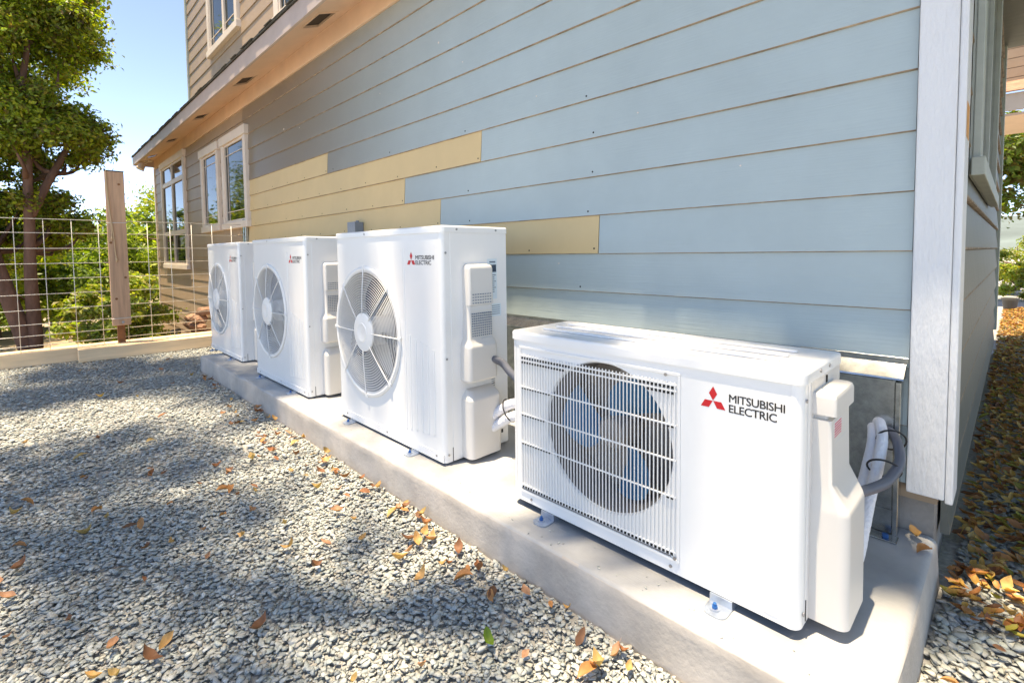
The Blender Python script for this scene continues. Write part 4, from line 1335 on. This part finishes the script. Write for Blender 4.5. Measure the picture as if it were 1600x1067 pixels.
# ------------------------------------------------------------------ fallen leaves
DRY = np.array([lin(176, 122, 78), lin(154, 100, 68), lin(190, 148, 98), lin(130, 88, 64), lin(178, 132, 104), lin(170, 142, 94), lin(112, 78, 58)])
DRYN = ('orange-tan', 'rust-brown', 'pale tan', 'dark brown', 'pinkish-brown', 'straw-coloured', 'dull dark')
YEL = np.array([lin(196, 150, 78), lin(176, 122, 70), lin(206, 168, 104), lin(160, 104, 62), lin(150, 142, 66), lin(126, 80, 52), lin(190, 134, 86)])

def leaf_geo(seed, L, curl, fold, n=7):
    """a curled leaf blade with a mid rib, 2 x 7 strip"""
    q = np.random.default_rng(seed)
    V, Fc = [], []
    asym = q.uniform(-.15, .15)
    for i in range(n + 1):
        t = i / n
        wd = .23 * L * (math.sin(math.pi * min(1, t * 1.02 + .02)) ** .8) * (1 + .12 * math.sin(9 * t + seed))
        x = (t - .5) * L * (1 - .12 * curl)
        z = curl * L * .35 * (4 * (t - .5) ** 2) + .01 * L * math.sin(7 * t + seed)
        y = asym * L * (t - .5) ** 2 * 2
        V += [(x, y - wd, z + fold * wd), (x, y, z), (x, y + wd, z + fold * wd * 1.1)]
    for i in range(n):
        a = i * 3
        Fc += [(a, a + 3, a + 4, a + 1), (a + 1, a + 4, a + 5, a + 2)]
    # stalk
    b = len(V)
    V += [(-.5 * L, -.012 * L, V[1][2]), (-.5 * L, .012 * L, V[1][2]), (-.72 * L, .0, V[1][2] + .06 * L)]
    Fc += [(b, b + 1, b + 2)]
    return V, Fc

LEAF = []
for k in range(14):
    V, Fc = leaf_geo(k, .055, random.uniform(-.5, 1.5), random.uniform(.2, 1.1))
    me = bpy.data.meshes.new('fallen_leaf')
    me.from_pydata(V, [], Fc)
    at = me.attributes.new('tint', 'FLOAT_COLOR', 'POINT')
    c = DRY[k % 7] if k < 13 else np.array(lin(96, 124, 40))
    at.data.foreach_set('color', np.tile(np.append(c, 1), len(V)).astype(np.float32))
    me.materials.append(M['dryleaf'])
    me.polygons.foreach_set('use_smooth', [True] * len(me.polygons))
    LEAF.append(me)

def leaf(x, y, z, k, label, group, s=1.0, tilt=.3):
    o = link('fallen_leaf', LEAF[k], None)
    o.location = (x, y, z)
    o.rotation_euler = (random.gauss(0, tilt), random.gauss(0, tilt), random.uniform(0, 6.28))
    o.scale = (s, s, s)
    tag(o, label, 'leaf', group)
    return o
cnt = 0
while cnt < 205:
    x, y = random.uniform(-.55, 4.7), random.uniform(.80, 2.0)
    if random.random() < .4:
        x = random.uniform(-.4, 1.8)
    near = random.random()
    if near < .42:
        y = .795 + abs(random.gauss(0, .10))
        x = random.uniform(-.5, 3.7)
    if random.random() < .5 and x > 2.4:
        continue
    kk = random.randrange(13)
    leaf(x, y, GZ + .026, kk, 'dry %s leaf lying on the grey gravel' % DRYN[kk % 7], 'fallen leaves on the gravel', random.uniform(.50, 1.1))
    cnt += 1
o = leaf(-.02, 1.02, GZ + .030, 13, 'fresh green leaf lying on the gravel by the slab', None, .9, .1)
leaf(-.700, .035, .012, 2, 'dry curled leaf on the slab corner, nearer the metal cover', 'leaves on the slab corner', 1.0, .03)
leaf(-.728, .095, .010, 0, 'dry curled leaf on the slab corner, nearer the slab edge', 'leaves on the slab corner', .95, .03)
cnt = 0
while cnt < 92:
    y = .70 - 3.4 * random.random() ** 1.2
    x = random.uniform(-1.12, -.775)
    kk = random.choice([0, 2, 4, 5, 3, 5, 1, 6])
    leaf(x, y, GZ + .030 + random.uniform(0, .012), kk, '%s dry leaf in the litter along the side path' % DRYN[kk], 'fallen leaves along the side path', random.uniform(.40, .80), .35)
    cnt += 1
# the uncountable litter below and beyond them
def litter(n, x0, x1, y0, y1, zz, size, power=1.0):
    Vs, Fs, Ts = [], [], []
    off = 0
    T = [leaf_geo(50 + k, 1.0, random.uniform(-.2, .8), random.uniform(.1, .9), 4) for k in range(8)]
    which = RNG.integers(0, 8, n)
    for k in range(8):
        sel = np.where(which == k)[0]
        m = len(sel)
        V = np.array(T[k][0]); Q = [q for q in T[k][1] if len(q) == 4]
        Q = np.array(Q)
        R = rot_mats(m, .38)
        s = size * RNG.uniform(.55, 1.25, m)
        p = np.column_stack([RNG.uniform(x0, x1, m), y1 - (y1 - y0) * RNG.uniform(0, 1, m) ** power, zz + RNG.uniform(0, .014, m)])
        v = np.einsum('nij,nvj->nvi', R, V[None] * s[:, None, None]) + p[:, None, :]
        Vs.append(v.reshape(-1, 3)); Fs.append((Q[None] + (np.arange(m) * len(V))[:, None, None] + off).reshape(-1, 4))
        Ts.append(np.repeat(YEL[RNG.integers(0, 7, m)] * RNG.uniform(.7, 1.15, (m, 1)), len(V), 0))
        off += m * len(V)
    return np_mesh('leaf_litter', np.vstack(Vs), np.vstack(Fs), 4, np.vstack(Ts))
link('leaf_litter', litter(11000, -1.6, -.772, -9, .15, GZ + .026, .046, 1.0), M['dryleaf'], kind='stuff')
